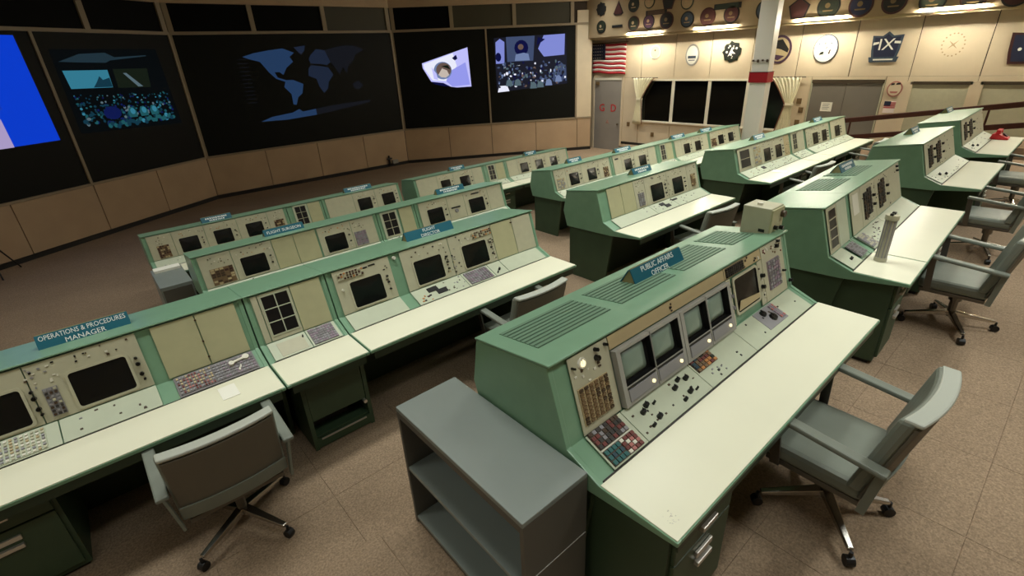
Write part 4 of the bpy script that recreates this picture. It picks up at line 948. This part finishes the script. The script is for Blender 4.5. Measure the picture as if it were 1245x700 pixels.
# ================================================================== SIGNS ON THE CONSOLES
def sign(x0, x1, Yf, z0, t, label, lines=None, size=.045, depth=.10, h=.085):
    L = x1 - x0; cx = (x0 + x1) / 2
    base = Matrix.Translation((0, Yf, z0)) @ TOP @ T(cx, t, .012)
    s = empty('console_sign'); s.matrix_world = Matrix.Translation(base.translation) 
    d = depth / 2
    MB().prism_x([(-d, -.006), (d, -.012), (0.0, h)], -L / 2 + .006, L / 2 - .006).build('body', 'sign_wood', s)
    n = Vector((0, -h, d)).normalized()
    F = frame((0, -d - .001, -.004), (1, 0, 0), (0, d, h))
    H_ = math.hypot(d, h)
    p = MB().box(-L / 2, L / 2, 0, H_ - .002, 0, .005).build('face', 'sign_teal', s, F)
    F2 = frame((0, d + .001, -.008), (-1, 0, 0), (0, -d, h))
    MB().box(-L / 2, L / 2, 0, H_ - .002, 0, .005).build('rear_face', 'sign_teal', s, F2)
    if lines:
        k = len(lines)
        for i, ln in enumerate(lines):
            me = text_mesh(ln, size, .001)
            w_ = max(v.co.x for v in me.vertices) - min(v.co.x for v in me.vertices)
            sx = min(1.0, (L - .03) / w_)
            me.materials.clear(); me.materials.append(MATS['sign_white'])
            link('lettering', me, p, T(0, H_ * ((k - i) - .5) / k * .92 + .004, .0058) @ Matrix.Diagonal((sx, 1, 1, 1)))
    else:
        rn = random.Random(int(x0 * 100)); m = MB()
        for row in range(2):
            x = -L * .36 + row * .05
            while x < L * .34 - row * .05:
                wd = rn.uniform(.012, .024)
                m.box(x, x + wd, H_ * (.56 - .34 * row), H_ * (.80 - .34 * row), .005, .0058); x += wd + rn.uniform(.006, .012)
        m.build('worn_lettering', 'sign_white', p)
    return tag(s, label, 'sign', 'teal position signs on the consoles')
sign(2.055, 2.535, .54, Z4, .29, 'teal sign reading public affairs officer on the nearest console', ['PUBLIC AFFAIRS', 'OFFICER'], .044)
sign(-.53, -.07, Y3, Z3, .23, 'teal sign reading operations and procedures manager at the left', ['OPERATIONS & PROCEDURES', 'MANAGER'], .043)
sign(1.99, 2.50, Y3, Z3, .24, 'teal sign reading flight director on the third row', ['FLIGHT', 'DIRECTOR'], .042)
sign(1.39, 1.86, Y2, Z2, .23, 'teal sign reading flight surgeon on the second row', ['FLIGHT SURGEON'], .05)
for x0, x1, Yf, z0, t, lab in ((5.38, 5.78, Y3, Z3, .27, 'bright teal sign on the middle block of the third row'), (8.66, 9.06, Y3, Z3, .22, 'teal sign on the third row just right of the pillar foot'), (11.30, 11.72, Y3, Z3, .25, 'small teal sign at the far end of the third row'),
                              (3.88, 4.38, Y2, Z2, .30, 'teal sign on the second row at the aisle end of the left block'), (6.76, 7.14, Y2, Z2, .32, 'teal sign on the second row console at the aisle'), (8.0, 8.5, Y2, Z2, .2, 'teal sign on the second row, in front of the grey door'), (9.98, 10.5, Y2, Z2, .2, 'teal sign on the second row under the window mullion'), (11.1, 11.6, Y2, Z2, .15, 'teal sign on the second row nearest the pillar'),
                              (1.12, 1.54, Y1, Z1, .1, 'teal sign on the front row at the far left'), (3.45, 3.98, Y1, Z1, .2, 'teal sign on the front row above the left block\'s last monitors'), (5.74, 6.12, Y1, Z1, .17, 'teal sign on the front row above two close monitors'), (7.8, 8.16, Y1, Z1, .1, 'teal sign at the right end of the front row'),
                              (5.46, 5.84, .60, Z4, .33, 'teal sign on the rear row console behind the canister'), (8.28, 8.62, .68, Z4, .33, 'teal sign on the second farthest rear row console'), (11.0, 11.4, .75, Z4, .40, 'small teal sign on the farthest rear row console')):
    sign(x0, x1, Yf, z0, t, lab)

# ================================================================== CHAIRS
def chair_meshes():
    D = {}
    def grid_slab(fn, nu, nv):
        m = MB(); vs = []
        for j in range(nv + 1):
            for i in range(nu + 1): vs.append(fn(i / nu, j / nv, 0))
        for j in range(nv + 1):
            for i in range(nu + 1): vs.append(fn(i / nu, j / nv, 1))
        N = (nu + 1) * (nv + 1); fs = []
        for j in range(nv):
            for i in range(nu):
                a = j * (nu + 1) + i; fs += [(a, a + nu + 1, a + nu + 2, a + 1), (N + a, N + a + 1, N + a + nu + 2, N + a + nu + 1)]
        for i in range(nu):
            a = i; fs.append((a, a + 1, N + a + 1, N + a)); b = nv * (nu + 1) + i; fs.append((b, N + b, N + b + 1, b + 1))
        for j in range(nv):
            a = j * (nu + 1); fs.append((a, N + a, N + a + nu + 1, a + nu + 1)); b = a + nu; fs.append((b, b + nu + 1, N + b + nu + 1, N + b))
        return m._a(vs, fs)
    ZB, ZT = .455, .905
    def yb(u, z): return -.175 - .105 * (z - ZB) / (ZT - ZB) - .035 * (1 - (2 * u - 1) ** 2)
    def back(u, v, k):
        z = ZB + (ZT - ZB) * v; return ((u - .5) * .56, yb(u, z) + (.065 if k == 0 else 0.0), z)
    D['backrest'] = (grid_slab(back, 10, 3), 'vinyl', .02)
    def shell(u, v, k):
        z = .42 + .455 * v; return ((u - .5) * .535, yb(u, z) + (-.001 if k == 0 else -.018), z)
    D['back_shell'] = (grid_slab(shell, 10, 2), 'chair_shell', .006)
    def band(u, v, k):
        z = .42 + .10 * v; return ((u - .5) * .55, yb(u, z) - .018 + (0 if k == 0 else -.012), z)
    D['back_band'] = (grid_slab(band, 10, 1), 'vinyl', .004)
    def rim(u, v, k):
        z = .888 + .022 * v; return ((u - .5) * .55, yb(u, .90) + (.05 if k == 0 else -.020), z)
    D['back_rim'] = (grid_slab(rim, 10, 1), 'vinyl_rim', .009)
    D['seat'] = (MB().box(-.26, .26, -.19, .25, .39, .478), 'vinyl', .028)
    D['seat_pan'] = (MB().box(-.25, .25, -.18, .235, .36, .39), 'chrome_dull', .004)
    for s_, n in ((-1, 'L'), (1, 'R')):
        D['arm' + n] = (MB().bar((s_ * .315, -.255, .645), (s_ * .315, .225, .69), .06, .028), 'vinyl', .009)
        D['sup' + n] = (MB().bar((s_ * .312, .20, .68), (s_ * .275, .18, .375), .012, .045), 'chrome_dull', 0)
        D['rear' + n] = (MB().bar((s_ * .312, -.235, .64), (s_ * .285, -.20, .37), .014, .036), 'vinyl', 0)
    D['post'] = (MB().tube((0, 0, .10), (0, 0, .345), .028).tube((0, 0, .25), (0, 0, .345), .045), 'chrome_dull', 0)
    D['leg'] = (MB().bar((0, 0, .135), (.315, 0, .088), .052, .045, .03, .022), 'chrome', .006)
    D['caster'] = (MB().tube((0, -.02, .028), (0, .02, .028), .028, n=12).tube((0, 0, .045), (0, 0, .085), .009), 'black', 0)
    return {k: (v[0].mesh(k, v[1]), v[2]) for k, v in D.items()}
CM = chair_meshes()
def chair(x, y, z, rot, legrot, label):
    c = empty('office_chair', (x, y, z), R(rot)); tag(c, label, 'chair', 'grey office chairs at the consoles')
    for k, n in (('seat', 'seat'), ('seat_pan', 'seat_pan'), ('backrest', 'backrest'), ('back_shell', 'back_shell'), ('back_band', 'back_band'), ('back_rim', 'back_rim'), ('armL', 'armrest'), ('armR', 'armrest'), ('supL', 'arm_support'), ('supR', 'arm_support'), ('rearL', 'arm_support'), ('rearR', 'arm_support'), ('post', 'post')):
        link(n, CM[k][0], c, None, CM[k][1])
    for q in range(4):
        m = Matrix.Rotation(R(legrot + 90 * q), 4, 'Z')
        l = link('leg', CM['leg'][0], c, m, CM['leg'][1]); link('caster', CM['caster'][0], l, T(.325, 0, 0))
    return c
chair(2.42, .40, Z4 + .006, -2, 42, 'grey vinyl armchair pulled up to the nearest console')
chair(.10, 2.83, Z3 + .006, 0, 30, 'grey office chair at the left seen from behind, under the operations manager sign')
chair(5.20, .39, Z4 + .006, 2, 25, 'grey office chair in front of the console with the canister')
chair(2.49, 2.86, Z3, 0, 40, 'grey office chair partly hidden behind the nearest console, at the flight director desk')
chair(5.50, 2.88, Z3, -6, 45, 'grey office chair at the middle block of the third row')
chair(8.60, 2.88, Z3, -4, 30, 'grey office chair at the right block of the third row, nearer the aisle')
chair(11.25, 2.86, Z3, 0, 45, 'grey office chair at the far end of the third row')
chair(7.38, .50, Z4 + .006, 0, 20, 'grey office chair seen from the side at the second farthest rear console')
chair(9.75, .55, Z4, -4, 20, 'grey office chair cut by the right edge at the farthest rear console')

# ================================================================== LOOSE THINGS
# grey bookcase against the end of the nearest console
bk = empty('bookcase', (.955, 1.395, 0.006)); tag(bk, 'grey metal bookcase open to the left, standing against the nearest console', 'bookcase')
W_, D_, Hb = .175, .455, .775
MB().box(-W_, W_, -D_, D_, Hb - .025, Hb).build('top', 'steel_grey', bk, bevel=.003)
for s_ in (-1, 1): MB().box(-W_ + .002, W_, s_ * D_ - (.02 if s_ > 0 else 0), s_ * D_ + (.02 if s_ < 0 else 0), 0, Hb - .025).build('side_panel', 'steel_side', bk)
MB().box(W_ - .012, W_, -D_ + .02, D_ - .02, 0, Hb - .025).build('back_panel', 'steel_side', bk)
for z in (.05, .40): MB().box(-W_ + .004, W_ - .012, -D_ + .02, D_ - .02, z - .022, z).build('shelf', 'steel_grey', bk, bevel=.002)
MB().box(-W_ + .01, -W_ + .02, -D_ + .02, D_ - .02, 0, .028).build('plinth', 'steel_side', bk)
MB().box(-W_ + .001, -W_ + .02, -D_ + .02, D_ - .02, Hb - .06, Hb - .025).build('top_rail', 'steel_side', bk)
MB().box(-W_ + .005, W_ - .005, -D_ - .002, -D_, .44, .444).build('seam_line', 'frame_grey', bk)
# grey cabinet at the left end of the second row
g = empty('cabinet', (.435, 7.36, Z1)); tag(g, 'small grey cabinet with white papers on top behind the left end of the second row', 'cabinet')
MB().box(-.175, .175, -.40, .41, 0, .89).build('body', 'steel_grey', g, bevel=.004)
MB().box(-.155, .155, -.412, -.40, .48, .85).build('drawer', 'steel_side', g); MB().box(-.155, .155, -.412, -.40, .06, .45).build('drawer', 'steel_side', g)
o = MB().box(-.15, .15, -.07, .07, 0, .03).build('paper_stack', 'paper'); o.location = (.44, 7.66, Z1 + .89); tag(o, 'white papers lying on the small grey cabinet', 'papers')
# control box standing on the nearest console
bx = empty('control_box', (3.325, 1.315, 1.135)); tag(bx, 'cream control box with knobs standing on the right end of the nearest console', 'control box')
MB().box(-.095, .085, -.085, .10, 0, .19).build('case', 'cream', bx, bevel=.006)
MB().box(-.09, .08, -.095, -.085, .01, .18).build('front_plate', 'cream_tan', bx)
for x, z, r in ((.045, .135, .022), (-.04, .06, .014), (.05, .04, .014)): MB().tube((x, -.12, z), (x, -.095, z), r).build('knob', 'brown_dk' if r > .02 else 'knob_black', bx)
MB().tube((-.03, .02, .19), (-.03, .02, .205), .018).build('cap', 'btn_white', bx); MB().box(-.0965, -.095, -.06, -.02, .03, .05).build('clip', 'black', bx)
# canister on the rear row worktop
cn = empty('canister', (4.375, .82, .745)); tag(cn, 'tall ribbed message canister standing on a rear row worktop', 'canister')
MB().tube((0, 0, .02), (0, 0, .33), 0.035, n=20).build('barrel', 'canister', cn, smooth=False)
MB().tube((0, 0, 0), (0, 0, .03), 0.042, n=20).build('base_ring', 'canister', cn); MB().tube((0, 0, .325), (0, 0, .36), 0.045, n=20).build('cap', 'cream', cn)
for k in range(10):
    a = 2 * math.pi * k / 10; MB().box(-.004, .004, .033, .0375, .03, .325).build('rib', 'btn_grey', cn, Matrix.Rotation(a, 4, 'Z'))
MB().box(-.04, -.01, -.01, .01, .36, .375).build('latch', 'black', cn); MB().box(.012, .04, -.012, .012, .36, .375).build('latch', 'black', cn)
# red telephone
rp = empty('telephone', (11.15, 1.02, .745)); tag(rp, 'red telephone on the farthest rear row worktop', 'telephone')
MB().prism_x([(-.11, 0), (-.11, .03), (.02, .085), (.09, .085), (.11, 0)], -.10, .10).build('body', 'red', rp, bevel=.01)
MB().box(-.12, .12, .0, .05, .115, .145).tube((-.10, .025, .115), (-.10, .025, .09), .03, .035).tube((.10, .025, .115), (.10, .025, .09), .03, .035).build('handset', 'red', rp)
MB().box(-.03, .03, .005, .045, .085, .115).build('cradle', 'btn_white', rp)
MB().tube((.0, -.05, .058), (0, -.062, .075), .04, n=16).build('dial', 'p_maroon', rp)
# white telephone handset on the third row shelf
wh = empty('headset', (.40, 3.44, .475)); wh.rotation_euler = (R(22), 0, R(12)); wh.scale = (.68, .68, .68); tag(wh, 'white telephone handset lying on the third row button shelf', 'telephone')
MB().bar((-.075, 0, .022), (.075, 0, .022), .026, .02).build('grip', 'btn_white', wh, bevel=.008)
MB().tube((-.07, 0, .0), (-.07, 0, .03), .026, n=14).build('earpiece', 'btn_white', wh); MB().tube((.07, 0, 0), (.07, 0, .034), .032, n=14).build('mouthpiece', 'btn_white', wh)
MB().tube((.0, -.05, .0), (-.05, -.11, .0), .012).build('cord', 'btn_white', wh)
o = MB().box(-.05, .05, -.08, .08, 0, .002).build('paper_slip', 'paper'); o.location = (.265, 3.19, Z3 + .744); tag(o, 'white paper slip on the third row worktop left of the six panes', 'paper')
o = MB().box(-.09, .09, -.11, .11, 0, .003).build('white_rect', 'paper'); o.location = (8.42, 3.20, Z3 + .744); o.rotation_euler = (0, 0, R(8)); tag(o, 'bright white rectangle on the third row worktop right of the pillar', 'paper')  # thin flat white rectangle laid on the worktop
# camera on a tripod at the far left
tp = empty('tripod', (-1.78, 12.72, Z1)); tag(tp, 'camera tripod with a pale head at the far left before the screens', 'tripod')
for k in range(3):
    a = R(42 + 120 * k); MB().tube((0, 0, .85), (.42 * math.cos(a), .42 * math.sin(a), 0), .016, .012).build('leg', 'black', tp)
MB().tube((0, 0, .8), (0, 0, 1.0), .025).build('column', 'black', tp)
MB().box(-.1, .14, -.07, .07, 1.08, 1.22).build('camera_body', 'black', tp, bevel=.01); MB().box(-.12, .16, -.09, .09, .98, 1.06).build('head', 'img_pink' if False else 'btn_mauve', tp, bevel=.01)
MB().tube((.14, 0, 1.15), (.24, 0, 1.15), .045).build('lens', 'black', tp)
# small fitting on the wall below the centre screen
wf = empty('wall_fitting', (8.05, 15.80, -.80)); tag(wf, 'small dark pipe fitting at the foot of the wall below the centre screen', 'fitting')
MB().tube((0, 0, -.1), (0, 0, .22), .03).build('pipe', 'black', wf); MB().tube((-.09, -.02, .12), (.09, -.02, .12), .025).build('valve', 'black', wf); MB().box(.1, .3, -.06, .0, -.06, .06).build('box', 'frame_grey', wf)
# dark fabric bag / coat heap at the left edge of the second tier
dk = empty('duffel_bag', (-1.42, 5.6, Z2)); tag(dk, 'dark bag standing on the floor at the left edge behind the sign', 'bag')
m = MB(); n = 16; prof = [(.0, .30), (.10, .33), (.30, .31), (.48, .22), (.56, .08)]
vs = [(r * math.cos(2 * math.pi * k / n) * (1 + .08 * math.sin(3 * k)), r * .8 * math.sin(2 * math.pi * k / n), z) for z, r in prof for k in range(n)]
fs = [(j * n + k, j * n + (k + 1) % n, (j + 1) * n + (k + 1) % n, (j + 1) * n + k) for j in range(len(prof) - 1) for k in range(n)] + [tuple(range((len(prof) - 1) * n, len(prof) * n)), tuple(reversed(range(n)))]
m._a(vs, fs).build('body', 'btn_dark', dk, smooth=True); MB().tube((-.1, 0, .55), (0, 0, .66), .012).tube((0, 0, .66), (.1, 0, .55), .012).build('handle', 'black', dk)
